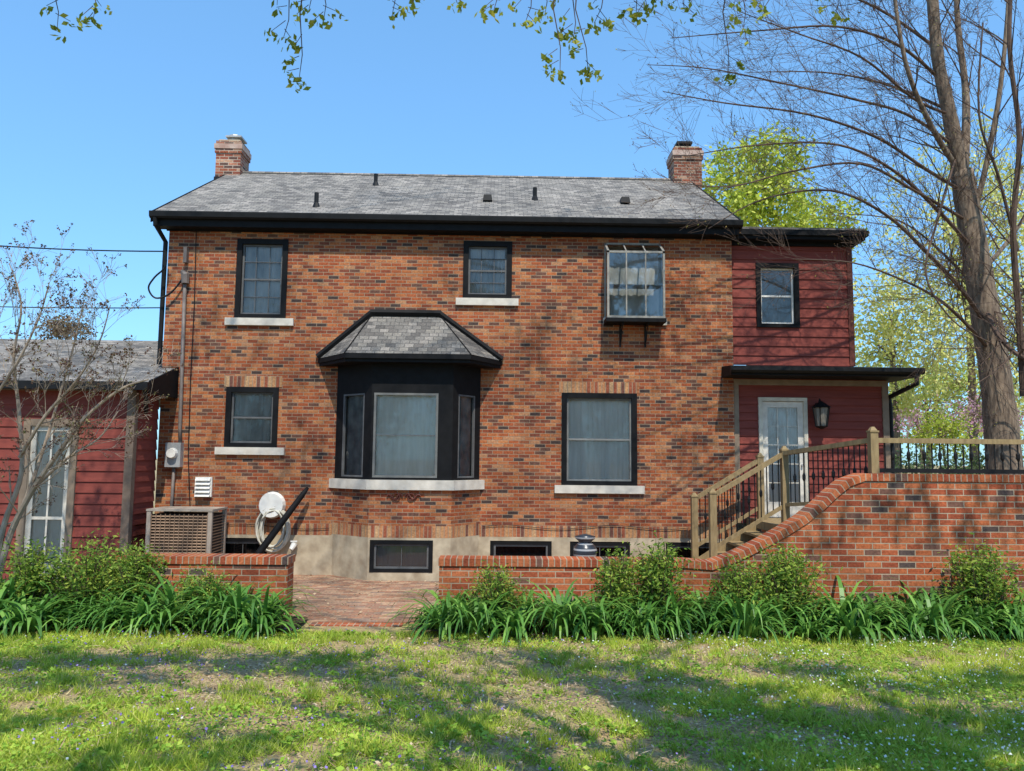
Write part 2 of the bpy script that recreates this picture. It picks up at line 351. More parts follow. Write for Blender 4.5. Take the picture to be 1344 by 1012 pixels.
for i in range(24):
    a=W['g'][0]+(W['g'][1]-W['g'][0])*i/24; b=W['g'][0]+(W['g'][1]-W['g'][0])*(i+1)/24
    f=lambda u: YF+.1+.008*math.sin(u*40); q.face([(a,f(a),W['g'][2]),(b,f(b),W['g'][2]),(b,f(b),W['g'][3]),(a,f(a),W['g'][3])])
q.build('curtain',curtg,gw)
for t in (.28,.72):
    x=x0+(x1-x0)*t; b=MB().box(x-.015,x+.015,YF-.03,YF-.003,z0-.5,z0-.08).box(x-.015,x+.015,YF-.36,YF-.03,z0-.11,z0-.08)
    b.tube([(x,YF-.02,z0-.45),(x,YF-.14,z0-.36),(x,YF-.2,z0-.2),(x,YF-.33,z0-.11)],.011,6); b.build('bracket',black2,gw)
MB().lbox(F0,W['g'][0]-.05,W['g'][1]+.05,-.05,.05,W['g'][2]-.13,W['g'][2]-.002).build('sill',stone,gw)
# ---- bay window
yb=YF-.62
A=Vector((PX(441,560,YF),YF)); D=Vector((PX(630,560,YF),YF)); B=Vector((PX(487,560,yb),yb)); E=Vector((PX(594,560,yb),yb))
zs1=PZ(540,630,yb); zs0=PZ(540,643,yb); zh=PZ(540,474,yb); zbk=PZ(540,706,yb)
cas=MB(); info=[]
for (p,q) in [(A,B),(B,E),(E,D)]:
    F=FR(p.x,p.y,q.x-p.x,q.y-p.y); L=(q-p).length
    zt_=PZ(540,516,yb); zb_=zs1+.04
    o=(L*.03,L*.82,zb_,zt_) if L>1.2 else (L*.2,L*.8,zb_,zt_)
    cas.wall(F,0,L,zs1,zh,[o],.1); info.append((F,o,L))
cas.face([(A.x,A.y,zh),(B.x,B.y,zh),(E.x,E.y,zh),(D.x,D.y,zh)])
bay=cas.build('bay_window',black,house); bay['label']='black three sided bay window with its own shingled hip roof'
bsc=plain('bay_side_curtain',(.26,.26,.25),(.08,.08,.08),scale=4)
for F,o,L in info:
    a,b,c,e=o; s=MB(); t=.03; 
    if L>1.2:
        s.lbox(F,a,a+.04,-.01,.06,c,e).lbox(F,b-.04,b,-.01,.06,c,e).lbox(F,a+.04,b-.04,-.008,.06,e-.04,e).lbox(F,a+.04,b-.04,-.008,.06,c,c+.04)
        s.build('sash',plain('bay_sash',(.17,.17,.16)),bay)
        MB().lbox(F,a+.05,b-.05,.028,.038,(c+e)/2-.008,(c+e)/2+.008).build('muntin',sashm,bay)
    else: s.lbox(F,a,a+t,.0,.06,c,e).lbox(F,b-t,b,.0,.06,c,e).lbox(F,a+t,b-t,.002,.06,e-t,e).lbox(F,a+t,b-t,.002,.06,c,c+t).build('sash',sashm,bay)
    oo,d,n=F; gg=lambda u,w_,z:(oo.x+d.x*u+n.x*w_,oo.y+d.y*u+n.y*w_,z)
    MB().face([gg(a,.04,c),gg(b,.04,c),gg(b,.04,e),gg(a,.04,e)]).build('pane',glass,bay)
    q=MB(); K=30
    for i in range(K):
        ua=a+(b-a)*i/K; ub=a+(b-a)*(i+1)/K; f=lambda u:.08+.007*math.sin(u*36); q.face([gg(ua,f(ua),c),gg(ub,f(ub),c),gg(ub,f(ub),e),gg(ua,f(ua),e)])
    q.build('curtain',curt if L>1.2 else bsc,bay,smooth=True)
pl=[(A.x-.1,YF-.003),(B.x-.045,yb-.07),(E.x+.045,yb-.07),(D.x+.1,YF-.003)]
MB().prism(pl,zs0,zs1-.002).build('sill',stone,bay)
pl2=[(A.x-.02,YF),(B.x,yb),(E.x,yb),(D.x+.02,YF)]
k=MB()
for p,q in zip(pl2[:-1],pl2[1:]):
    k.wall(FR(*p,q[0]-p[0],q[1]-p[1]),0,math.hypot(q[0]-p[0],q[1]-p[1]),zbk+.21,zs0-.001)
k.build('brick_base',brick,bay)
k=MB()
for p,q in zip(pl2[:-1],pl2[1:]): k.wall(FR(*p,q[0]-p[0],q[1]-p[1]),0,math.hypot(q[0]-p[0],q[1]-p[1]),zbk,zbk+.21)
k.build('brick_course',sold,bay)
k=MB(); bw=rect(485,709,568,752,yb)
for i,(p,q) in enumerate(zip(pl2[:-1],pl2[1:])):
    F=FR(*p,q[0]-p[0],q[1]-p[1]); L=math.hypot(q[0]-p[0],q[1]-p[1])
    k.wall(F,0,L,-.1,zbk-.001,[(bw[0]-p[0],bw[1]-p[0],bw[2]+.01,bw[3])] if i==1 else [],.14)
k.build('foundation',conc,bay)
window(FR(0,yb),bw[0],bw[1],bw[2]+.01,bw[3],house,fw_=.075,cur=curt,gl=glassd,grid=(2,1),name='basement_window',proud=.01,label='basement window under the bay')
s=MB(); cx,cz=PX(530,650,yb-.02),PZ(530,652,yb-.02)
for sg in (-1,1):
    s.tube([(cx+sg*(.02+.28*t),yb-.025,cz+.06*math.sin(t*9)*(1-t*.4)) for t in np.linspace(0,1,14)],.016,5)
    s.tube([(cx+sg*(.13+.06*math.cos(t)),yb-.025,cz-.0+.06*math.sin(t)) for t in np.linspace(0,5.5,12)],.012,5)
s.build('iron_scroll',plain('rust',(.12,.035,.025)),bay)
zr0=PZ(540,466,yb-.3)+.03; zr1=PZ(533,413,YF)
a_=(PX(417,465,YF-.05),YF-.003); d_=(PX(659,465,YF-.05),YF-.003); yq=yb-.28
b_=(PX(452,470,yq),yq); e_=(PX(618,470,yq),yq)
tl=(PX(489,412,YF),YF-.003); tr=(PX(577,412,YF),YF-.003)
lo=[a_,b_,e_,d_]
rf=MB()
lerp=lambda p,q,t:tuple(p[i]+(q[i]-p[i])*t for i in range(3))
L3=[(x,y,zr0) for x,y in lo]; T3=[(tl[0],tl[1],zr1),(tr[0],tr[1],zr1)]
rf.face([L3[0],L3[1],T3[0]]); rf.face([L3[1],L3[2],T3[1],T3[0]]); rf.face([L3[2],L3[3],T3[1]])
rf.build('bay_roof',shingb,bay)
fa=MB().prism(lo,zr0-.09,zr0-.004); fa.prism([(x*.985+.015*((A.x+D.x)/2),y+.04 if y<14.5 else y) for x,y in lo],zr0-.15,zr0-.091)
fa.build('fascia',black,bay)
fl=MB()
for (p,q) in ((L3[0],T3[0]),(L3[3],T3[1])):
    fl.tube([(p[0],p[1]-.05,p[2]+.02),(q[0],q[1]-.05,q[2]+.02)],.065,6)
fl.tube([(T3[0][0]-.03,YF-.05,zr1+.02),(T3[1][0]+.03,YF-.05,zr1+.02)],.07,6)
for (p,q) in ((L3[1],T3[0]),(L3[2],T3[1])): fl.tube([lerp(p,q,.0),lerp(p,q,1)],.014,5)
fl.build('flashing',black,bay)
# ---- main roof
xrl=PX(200,281,Ye); xrr=PX(972,292,Ye)
YB2=2*Yr-Ye
poly=[(Ye,ZeL-.1),(Yr,Zr-.1),(YB2,ZeL-.1),(YB2,ZeL),(Yr,Zr),(Ye,ZeL)]
roof=MB().xprism(poly,xrl,xrr).build('roof',shing,house)
g=MB(); g.xprism([(Ye-.11,ZeL-.03),(Ye-.10,ZeL-.11),(Ye-.06,ZeL-.14),(Ye-.003,ZeL-.14),(Ye-.003,ZeL-.02),(Ye-.11,ZeL-.01)],xrl-.02,xrr+.02)
g.build('gutter',black2,roof)
g=MB().box(xrl+.02,xrr-.02,Ye+.003,YF-.04,ZeL-.27,ZeL-.105)
g.box(xL-.04,xR+.03,YF-.04,YF-.003,PZ(590,309,YF),ZeL-.1); g.box(xL-.08,xR+.06,YF-.1,YF-.042,PZ(590,300,YF),ZeL-.272); g.build('frieze_board',black,house)
for x in (xrl,xrr):
    g=MB(); pp=[(Ye,ZeL-.2),(Yr,Zr-.2),(YB2,ZeL-.2),(YB2,ZeL+.015),(Yr,Zr+.015),(Ye,ZeL+.015)]
    g.xprism(pp,x-.031 if x<0 else x+.001,x-.001 if x<0 else x+.031).build('rake_board',black,roof)
g=MB().tube([(xrl,Yr,Zr+.0),(xrr,Yr,Zr+.0)],.05,6).build('ridge_cap',shing,roof)
def rp(px,py):
    r=ray(px,py); k=(Zr-ZeL)/(Yr-Ye)
    t=(ZeL-CAM.z-k*Ye)/(r.z-k*r.y); return CAM+r*t
for px,py,h in ((415,271,.28),(493,243,.26),(702,262,.26)):
    q=rp(px,py); MB().tube([(q.x,q.y,q.z-.05),(q.x,q.y,q.z+h)],.045,8).tube([(q.x,q.y,q.z-.08),(q.x,q.y,q.z+.07)],[.1,.05],8).build('vent_pipe',black2,roof)
for px,py in ((640,264),(820,267)):
    q=rp(px,py); MB().hexa([(q.x-.1,q.y-.12,q.z-.02),(q.x+.1,q.y-.12,q.z-.02),(q.x+.1,q.y+.2,q.z+.03),(q.x-.1,q.y+.2,q.z+.03),(q.x-.08,q.y-.1,q.z+.11),(q.x+.08,q.y-.1,q.z+.11),(q.x+.08,q.y+.1,q.z+.13),(q.x-.08,q.y+.1,q.z+.13)]).build('roof_vent',black2,roof)
for (l,t,r,b,capk,lab) in ((280,184,317,240,0,'left chimney with pale clay pot'),(883,193,924,262,1,'right chimney with black metal cap')):
    yc0,yc1=Yr-.3,Yr+.4; x0,x1,z0,z1=rect(l,t,r,b,yc0)
    m=MB().box(x0+.04,x1-.04,yc0+.04,yc1-.04,3,z1-.3).box(x0+.015,x1-.015,yc0+.015,yc1-.015,z1-.3,z1-.2)
    ch=m.build('chimney',chimb,house); ch['label']=lab
    MB().box(x0,x1,yc0,yc1,z1-.2,z1-.08).build('chimney_band',plain('pale_mortar_wash',(.5,.38,.31),(.34,.2,.15),scale=7),ch)
    MB().box(x0+.03,x1-.03,yc0+.03,yc1-.03,z1-.08,z1).build('chimney_top',chimb,ch)
    MB().box(x0+.02,x1-.02,yc0+.02,yc1-.02,z0-.2,z0+.16).build('flashing',black2,ch)
    MB().box(x0+.08,x1-.08,yc0+.08,yc1-.08,z1+.002,z1+.05).build('crown',conc,ch)
    xc=(x0+x1)/2
    if capk: MB().box(xc-.24,xc+.14,yc0+.12,yc0+.5,z1+.14,z1+.2).box(xc-.2,xc+.10,yc0+.16,yc0+.46,z1+.052,z1+.139).build('chimney_cap',black2,ch)
    else:
        MB().tube([(xc+.04,Yr+.05,z1+.03),(xc+.04,Yr+.05,z1+.24)],[.2,.15],10).box(xc-.12,xc+.26,Yr-.17,Yr+.27,z1+.14,z1+.18).build('chimney_pot',greym,ch)
# ---- right addition (upper)
YA=YF+.12; FA=FR(0,YA)
xA1=PX(1117,400,YA); zA0=PZ(1040,480,YA); zA1=PZ(1040,322,YA)
wr=rect(992,346,1048,430,YA)
m=MB().siding(FA,xR-.02,xA1,zA0,zA1,[wr]); m.siding(FR(xA1,YA,0,1),0,6.5,zA0,zA1)
m.build('upper_siding_wall',red,house)
MB().box(xA1-.07,xA1+.035,YA-.035,YA+.07,zA0,zA1).build('corner_board',plain('dark_red_trim',(.16,.045,.03)),house)
window(FA,*wr,house,grid=(1,2),fw_=.09,cur=curt,gl=glassd,sm=white,label='black framed window in the upper red siding',proud=.05)
zc=PZ(1040,300,YA-.3); xo=PX(1140,310,YA-.3)
ar=MB().box(xR+.0,xo,YA-.32,YA+7,zc-.13,zc-.02); ar.box(xR+.02,xA1+.08,YA-.06,YA+6.6,zA1-.03,zc-.131)
ar.box(xR+.01,xo-.05,YA-.27,YA+6.9,zc-.2,zc-.132)
ar=ar.build('flat_roof',black,house)
MB().box(xR+.02,xo-.04,YA-.28,YA+6.9,zc-.02,zc+.03).build('roof_edge',shing,ar)
# ---- lower entry
YP=YF+.06; FP=FR(0,YP); xP1=PX(1165,580,YP); zD=1.12; zP1=PZ(1060,503,YP)+.1
dr=rect(996,522,1060,676,YP); dr=(dr[0],dr[1],zD,dr[3])
m=MB().siding(FP,xR+.0,xP1,zD-.1,zP1,[dr],h=.15); m.siding(FR(xP1,YP,0,1),0,6,zD-.1,zP1); m.build('entry_siding_wall',red,house)
m=MB().box(xP1-.09,xP1+.03,YP-.04,YP+.09,zD-.1,zP1-.04).box(xR+.005,xR+.1,YP-.04,YP+.0,zD-.1,zP1-.04).box(xR+.1,xP1-.09,YP-.038,YP,zP1-.15,zP1-.042); m.build('corner_board',tan,house)
m=MB(); a,b,c,e=dr; m.box(a,a+.07,YP-.05,YP+.1,c,e).box(b-.07,b,YP-.05,YP+.1,c,e).box(a+.07,b-.07,YP-.048,YP+.1,e-.07,e)
m.box(a+.07,b-.07,YP+.05,YP+.1,c,e-.07)
door=m.build('door',plain('door_cream',(.68,.62,.5)),house); door['label']='cream entry door with tall glass storm panel'
m=MB().box(a+.07,a+.18,YP-.01,YP+.03,c+.01,e-.08).box(b-.18,b-.07,YP-.01,YP+.03,c+.01,e-.08).box(a+.18,b-.18,YP-.008,YP+.03,e-.19,e-.08).box(a+.18,b-.18,YP-.008,YP+.03,c+.01,c+.3)
for i in range(1,3): m.box(a+.18+(b-a-.36)*i/3-.008,a+.18+(b-a-.36)*i/3+.008,YP+.0,YP+.011,c+.3,e-.19)
for i in range(1,5): 
    z=c+.3+(e-c-.49)*i/5; m.box(a+.18,b-.18,YP+.001,YP+.010,z-.008,z+.008)
m.build('storm_door',plain('storm_white',(.74,.69,.6)),door)
MB().face([(a+.18,YP+.012,c+.3),(b-.18,YP+.012,c+.3),(b-.18,YP+.012,e-.19),(a+.18,YP+.012,e-.19)]).build('pane',glass,door)
q=MB()
for i in range(20):
    u=a+.18+(b-a-.36)*i/20; v=a+.18+(b-a-.36)*(i+1)/20; f=lambda t:YP+.026+.004*math.sin(t*60); q.face([(u,f(u),c+.3),(v,f(v),c+.3),(v,f(v),e-.19),(u,f(u),e-.19)])
q.build('curtain',curt,door)
MB().tube([(b-.12,YP-.01,c+1.0),(b-.12,YP-.06,c+1.0)],.02,8).build('handle',greym,door)
yp0=YF-.62; zq=PZ(1080,481,yp0); xq0=PX(960,490,yp0); xq1=PX(1208,490,yp0)
pr=MB().hexa([(xq0,yp0,zq-.17),(xq1,yp0,zq-.17),(xq1,YF+6,zq-.17),(xq0,YF-.003,zq-.17),(xq0,yp0,zq),(xq1,yp0,zq),(xq1,YF+6,zq+.05),(xq0,YF-.003,zq+.05)])
pr=pr.build('porch_roof',black,house)
MB().xprism([(yp0-.1,zq-.02),(yp0-.1,zq-.09),(yp0-.06,zq-.13),(yp0-.003,zq-.13),(yp0-.003,zq+.0)],xq0-.03,xq1+.04).build('gutter',black2,pr)
MB().tube([(xq1-.1,yp0-.05,zq-.12),(xq1-.1,yp0-.05,zq-.3),(xq1-.25,YP-.0,zq-.5),(xP1+.1,YP+.05,zq-.7),(xP1+.1,YP+.05,1.1)],.045,8).build('downspout',black2,pr)
xd=xL-.07
MB().tube([(xrl+.08,Ye-.05,ZeL-.12),(xrl+.08,Ye-.03,ZeL-.25),(xd,YF+.02,ZeL-.5),(xd,YF+.02,3.9)],.045,8).build('downspout',black2,house)
# ---- left wing
xw=xL-.025; YW=13.6
for _ in range(30): YW+= (PX(173,600,YW)-xw)*1.0
FW=FR(0,YW); zw1=PZ(120,506,YW); Lw=YF-.025-YW
dw=rect(28,550,100,716,YW); dw=(dw[0],dw[1],0.05,dw[3])
m=MB().siding(FW,-14,xw,0,zw1,[dw],h=.19); m.siding(FR(xw,YW,0,1),0,Lw,0,zw1+.02,h=.19); m.build('wing_siding_wall',red,house)
MB().box(xw-.11,xw+.03,YW-.04,YW+.09,0,zw1-.1).build('corner_board',taupe,house)
MB().box(-14,xw+.03,YW-.045,YW-.0,zw1-.1,zw1).build('frieze_board',taupe,house)
a,b,c,e=dw
m=MB().box(a,a+.12,YW-.05,YW+.12,c,e).box(b-.12,b,YW-.05,YW+.12,c,e).box(a+.12,b-.12,YW-.048,YW+.12,e-.12,e)
dd=m.build('patio_door',tan,house); dd['label']='tan framed glass door in the left red wing'
m=MB().box(a+.12,a+.21,YW,YW+.05,c,e-.12).box(b-.21,b-.12,YW,YW+.05,c,e-.12).box(a+.21,b-.21,YW+.002,YW+.05,e-.21,e-.12).box(a+.21,b-.21,YW+.002,YW+.05,c,c+.25)
m.box(a+.21,b-.21,YW+.004,YW+.018,c+1.0,c+1.05); xm_=(a+b)/2; m.box(xm_-.015,xm_+.015,YW+.005,YW+.017,c+.25,e-.21)
m.build('sash',plain('sash_cream',(.70,.64,.54)),dd)
MB().face([(a+.21,YW+.02,c),(b-.21,YW+.02,c),(b-.21,YW+.02,e-.15),(a+.21,YW+.02,e-.15)]).build('pane',glass,dd)
q=MB()
for i in range(24):
    u=a+.12+(b-a-.24)*i/24; v=a+.12+(b-a-.24)*(i+1)/24; f=lambda t:YW+.06+.008*math.sin(t*40); q.face([(u,f(u),c),(v,f(v),c),(v,f(v),e-.1),(u,f(u),e-.1)])
q.build('curtain',white,dd)
yw0=YW-.22; zwe=PZ(100,500,yw0); ywr=17.6; zwr=PZ(100,446,ywr)
kz=lambda y: zwe+(zwr-zwe)*(y-yw0)/(ywr-yw0)
xe=PX(224,490,YF-.3); yk=YF-.03; xh=xL-.03; m=MB()
top=[(-14,yw0,zwe),(xe,yw0,zwe),(xe,yk,kz(yk)),(xh,yk,kz(yk)),(xh,ywr,zwr),(-14,ywr,zwr)]
m.face(top); m.face([(x,y,z-.1) for x,y,z in reversed(top)])
for i in range(6):
    p,q=top[i],top[(i+1)%6]; m.face([(p[0],p[1],p[2]-.1),(q[0],q[1],q[2]-.1),q,p])
m.face([(-14,ywr,zwr),(xh,ywr,zwr),(xh,21,zwe),(-14,21,zwe)])
wr_=m.build('wing_roof',shing,house)
xg=xe
MB().box(-14,xg+.03,yw0-.1,yw0-.003,zwe-.15,zwe-.01).build('gutter',black2,wr_)
m=MB(); m.hexa([(xg+.003,yw0,zwe-.2),(xg+.035,yw0,zwe-.2),(xe+.035,yk,zwe-.2),(xe+.003,yk,zwe-.2),(xg+.003,yw0,zwe+.02),(xg+.035,yw0,zwe+.02),(xe+.035,yk,kz(yk)+.02),(xe+.003,yk,kz(yk)+.02)]); m.build('rake_board',black,wr_)
MB().box(-14,xg,yw0+.01,YW-.05,zw1-.02,zwe-.102).box(xw+.001,xg,YW-.049,yk,zw1+.02,zwe-.102).build('soffit',black,wr_)
MB().tube([(xg-.05,yw0-.05,zwe-.1),(xg-.07,yw0+.1,zwe-.3),(xw+.07,YW+.3,zwe-.5)],.04,8).build('downspout',black2,wr_)
vx=rect(257,626,279,652,YF); m=MB().box(vx[0],vx[1],YF-.05,YF-.003,vx[2],vx[3])
for i in range(5):
    z=vx[2]+(vx[3]-vx[2])*(i+.5)/5; m.hexa([(vx[0]+.02,YF-.11,z-.03),(vx[1]-.02,YF-.11,z-.03),(vx[1]-.02,YF-.052,z),(vx[0]+.02,YF-.052,z),(vx[0]+.02,YF-.105,z-.02),(vx[1]-.02,YF-.105,z-.02),(vx[1]-.02,YF-.052,z+.03),(vx[0]+.02,YF-.052,z+.03)])
m.build('wall_vent',white,house)
# ---- electric meter & mast
def add(mb,name,mat,par,**k):
    o=mb.build(name,mat,par,**k); return o
em=thing('electric_meter','grey electric meter box with tall conduit on the left of the brick wall','meter',(PX(227,600,YF),YF-.05,1.9))
mx=rect(218,581,238,613,YF-.1)
add(MB().box(mx[0],mx[1],YF-.15,YF-.004,mx[2],mx[3]),'meter_box',greym,em)
xm=(mx[0]+mx[1])/2; zm=(mx[2]+mx[3])/2
add(MB().tube([(xm,YF-.15,zm+.03),(xm,YF-.24,zm+.03)],[.1,.085],14),'dial',white,em)
c0=P3(243,362,YF-.06); c1=P3(236,560,YF-.06)
add(MB().tube([c0,c1,(mx[1]-.05,YF-.06,mx[3])],.035,8).tube([(xm,YF-.06,mx[2]),(xm-.02,YF-.06,.7)],.03,8),'conduit',pipe,em,smooth=True)
add(MB().tube([P3(243,372,YF-.08),P3(243,360,YF-.08),P3(238,355,YF-.12)],[.07,.08,.03],8).box(c0.x-.03,c0.x+.03,YF-.12,YF-.004,c0.z+.25,c0.z+.55),'weatherhead',pipe,em)
def wire(name,pts,r,label):
    o=MB().tube(pts,r,5).build(name,black2,uv=False); tag(o,label,'cable'); return o
def sag(p,q,s,n=14): return [tuple(p.lerp(q,i/n)-Vector((0,0,s*4*(i/n)*(1-i/n)))) for i in range(n+1)]
wire('power_line',sag(P3(-220,300,16),P3(218,330,YF-.2),.12),.014,'upper black power line running left from the house corner')
wire('power_line',sag(P3(-220,392,20),P3(213,404,YF+.3),.08),.012,'lower black power line behind the wing roof')
def smoothpath(q):
    q=[Vector(p) for p in q]; out=[]
    for i in range(len(q)-1):
        p0,p1,p2,p3=q[max(i-1,0)],q[i],q[i+1],q[min(i+2,len(q)-1)]
        for j in range(5):
            t=j/5; out.append(.5*((2*p1)+(-p0+p2)*t+(2*p0-5*p1+4*p2-p3)*t*t+(-p0+3*p1-3*p2+p3)*t**3))
    out.append(q[-1]); return out
wire('service_drop_cable',smoothpath([P3(218,330,YF-.2),P3(217,350,YF-.2),P3(203,364,YF-.2),P3(195,378,YF-.2),P3(204,391,YF-.15),P3(222,386,YF-.12),P3(238,368,YF-.1),P3(241,358,YF-.1)]),.018,'looped black service cable by the upper left house corner')
wire('wall_cable',[P3(258,292,YF-.03),P3(255,400,YF-.03),P3(250,500,YF-.03),P3(247,600,YF-.03),P3(250,680,YF-.03)],.009,'thin dark cable running straight down the left of the wall')
cp=[P3(280,684,YF-.03)]+[P3(x,689+3*math.sin(x*.035)+x*.006,YF-.03) for x in range(300,436,12)]
wire('string_cable',cp,.006,'thin dark cable sagging along the wall left of the bay')
wire('string_cable',[P3(x,689+2.5*math.sin(x*.045)+x*.004,YF-.03) for x in range(634,906,10)],.006,'thin dark cable sagging along the wall right of the bay')
# ---- lantern
lx,lz=PX(1077,545,YP-.15),PZ(1077,546,YP-.15)
la=thing('wall_lantern','black wall lantern beside the entry door','lantern',(lx,YP-.15,lz))
add(MB().box(lx-.05,lx+.05,YP-.045,YP-.025,lz-.05,lz+.25).tube([(lx,YP-.04,lz+.15),(lx,YP-.12,lz+.33),(lx,YP-.18,lz+.26)],.012,6),'bracket',black2,la)
add(MB().tube([(lx,YP-.18,lz+.28),(lx,YP-.18,lz+.16)],[.02,.19],6).tube([(lx,YP-.18,lz-.2),(lx,YP-.18,lz-.25)],[.12,.02],6),'cap',black2,la)
k=MB()
for i in range(6):
    an=i*math.pi/3; k.tube([(lx+.16*math.cos(an),YP-.18+.16*math.sin(an),lz+.16),(lx+.11*math.cos(an),YP-.18+.11*math.sin(an),lz-.2)],.011,4)
add(k,'cage',black2,la); add(MB().tube([(lx,YP-.18,lz+.155),(lx,YP-.18,lz-.195)],[.14,.1],6),'glass',plain('frosted',(.22,.2,.17),rough=.3),la)
# ---- AC unit
ax0,ax1,az0,az1=rect(191,671,277,735,13.75); az0=.06
ac=thing('air_conditioner','brown louvered air conditioning condenser beside the house corner','air conditioner',((ax0+ax1)/2,14.1,0))
ya0,ya1=13.75,14.5
m=MB()
for x in (ax0,ax1-.07):
    for y in (ya0,ya1-.06): m.box(x,x+.07,y,y+.06,az0,az1)
add(m,'corner_post',plain('beige_post',(.42,.34,.27)),ac)
m=MB(); z=az0+.06
while z<az1-.06:
    m.hexa([(ax0+.07,ya0+.012,z),(ax1-.07,ya0+.012,z),(ax1-.07,ya0+.03,z+.02),(ax0+.07,ya0+.03,z+.02),(ax0+.07,ya0+.008,z+.006),(ax1-.07,ya0+.008,z+.006),(ax1-.07,ya0+.026,z+.026),(ax0+.07,ya0+.026,z+.026)])
    m.box(ax1-.02,ax1-.012,ya0+.06,ya1-.06,z,z+.016); z+=.052
for i in range(1,14): x=ax0+(ax1-ax0)*i/14; m.box(x-.006,x+.006,ya0+.001,ya0+.007,az0+.05,az1-.05)
add(m,'louver_grille',plain('rust_tan_metal',(.30,.19,.12)),ac)
add(MB().box(ax0+.06,ax1-.06,ya0+.08,ya1-.05,az0,az1-.06),'coil',plain('coil_dark',(.03,.022,.02)),ac)
add(MB().box(ax0-.01,ax1+.01,ya0-.01,ya1+.01,az1-.0,az1+.035),'top_panel',plain('beige_top',(.42,.35,.28)),ac)
add(MB().box(ax0-.08,ax1+.08,ya0-.08,ya1+.08,.004,az0-.001),'pad',conc,ac)
# ---- hose
hc=P3(358,694,YF-.18); ho=thing('hose_reel','round white hose hanger with coiled pale hose on the brick wall','hose reel',(hc.x,YF-.1,hc.z))
k=MB(); rr=P3(357,663,YF-.12)
k.tube([(rr.x,YF-.004,rr.z),(rr.x,YF-.1,rr.z),(rr.x,YF-.20,rr.z)],[.2,.25,.22],20); add(k,'hanger',white,ho,smooth=False)
k=MB(); pts=[]
for i in range(300):
    t=i*.24; r1=.20+.10*(.5+.5*math.sin(i*.083)); pts.append((hc.x+(r1)*math.cos(t)+.01*math.sin(i*.6),YF-.08-.0004*i+.012*math.sin(i*2.1),hc.z-.0+(r1+.12)*math.sin(t)+.015*math.sin(i*.31)))
add(k.tube(pts,.018,6),'hose',plain('pale_hose',(.60,.56,.46)),ho,smooth=True)
b0=P3(333,735,14.1); b1=P3(404,640,14.5)
o=MB().tube([b0,b0.lerp(b1,.1),b0.lerp(b1,.55),b0.lerp(b1,.9),b1],[.05,.065,.06,.05,.03],10).build('patio_umbrella',black,uv=False,smooth=True); tag(o,'closed black patio umbrella leaning beside the coiled hose','umbrella')
b=P3(386,715,YF-.1)
o=MB().tube([(b.x,YF-.03,b.z),(b.x,YF-.12,b.z),(b.x-.04,YF-.16,b.z-.08)],[.04,.055,.04],8).tube([(b.x-.06,YF-.12,b.z+.06),(b.x+.06,YF-.12,b.z+.06)],.018,6).build('faucet',white,uv=False); tag(o,'small pale wall faucet right of the coiled hose','faucet')
um,un,ub=newmat('striped_glaze'); tc=N(un,'ShaderNodeTexCoord'); wv=N(un,'ShaderNodeTexWave',bands_direction='Z'); wv.inputs['Scale'].default_value=3.2; un.links.new(tc.outputs['Object'],wv.inputs['Vector'])
rr_=ramp(un,[(.0,(.03,.035,.045)),(.8,(.35,.35,.35))],'CONSTANT'); un.links.new(wv.outputs['Fac'],rr_.inputs[0]); un.links.new(rr_.outputs[0],ub.inputs['Base Color']); ub.inputs['Roughness'].default_value=.3
u=P3(768,735,13.6); o=MB().tube([(u.x,13.6,z) for z in (0,.04,.12,.3,.5,.62,.7,.76,.82,.86,.9)],[.13,.13,.06,.09,.19,.21,.17,.1,.17,.18,.02],16).build('garden_urn',um,uv=False,smooth=True); tag(o,'dark striped garden urn on the patio behind the brick wall','urn')
# ================================================================ garden walls
YG=10.8; TH=.32
zk=PZ(700,734,YG)
def capstrip(mb,path,y0,y1,h=.11):
    s=0; off=[]
    for i,p in enumerate(path):
        a=path[max(i-1,0)]; b=path[min(i+1,len(path)-1)]; dx,dz=b[0]-a[0],b[1]-a[1]; l=math.hypot(dx,dz); off.append((p[0]-dz/l*h,p[1]+dx/l*h))
    f=lambda p,y:(p[0],y,p[1])
    for i in range(len(path)-1):
        A0,B0,A1,B1=path[i],path[i+1],off[i],off[i+1]; L=math.hypot(B0[0]-A0[0],B0[1]-A0[1])
        mb.face([f(A0,y0),f(B0,y0),f(B1,y0),f(A1,y0)],[(s,.1),(s+L,.1),(s+L,.2),(s,.2)])
        mb.face([f(A1,y0),f(B1,y0),f(B1,y1),f(A1,y1)],[(s,.1),(s+L,.1),(s+L,.4),(s,.4)])
        mb.face([f(A1,y1),f(B1,y1),f(B0,y1),f(A0,y1)],[(s,.1),(s+L,.1),(s+L,.2),(s,.2)])
        s+=L
    mb.face([f(path[0],y0),f(off[0],y0),f(off[0],y1),f(path[0],y1)]); mb.face([f(path[-1],y1),f(off[-1],y1),f(off[-1],y0),f(path[-1],y0)])
gx0,gx1=PX(150,760,YG),PX(377,760,YG)
gl=thing('brick_garden_wall','low brick garden wall left of the patio opening','garden wall',((gx0+gx1)/2,YG,0))
add(MB().box(gx0,gx1,YG,YG+TH,-.2,zk-.1),'wall',wbrick,gl)
k=MB(); capstrip(k,[(gx0-.01,zk-.099),((gx0+gx1)/2,zk-.099),(gx1+.015,zk-.099)],YG-.02,YG+TH+.02,.1); add(k,'cap',capb,gl)
sw=[(575,737),(700,737),(820,739),(900,741),(935,738),(960,730),(985,719),(1010,706),(1035,692),(1060,676),(1082,658),(1100,641),(1116,628),(1135,621)]
path=[(PX(x,y+10,YG),PZ(x,y+10,YG)) for x,y in sw]; zt2=path[-1][1]
for i in range(4): path[i]=(path[i][0],zk-.099)
pathc=path+[(path[-1][0]+2.5,zt2),(11.5,zt2)]
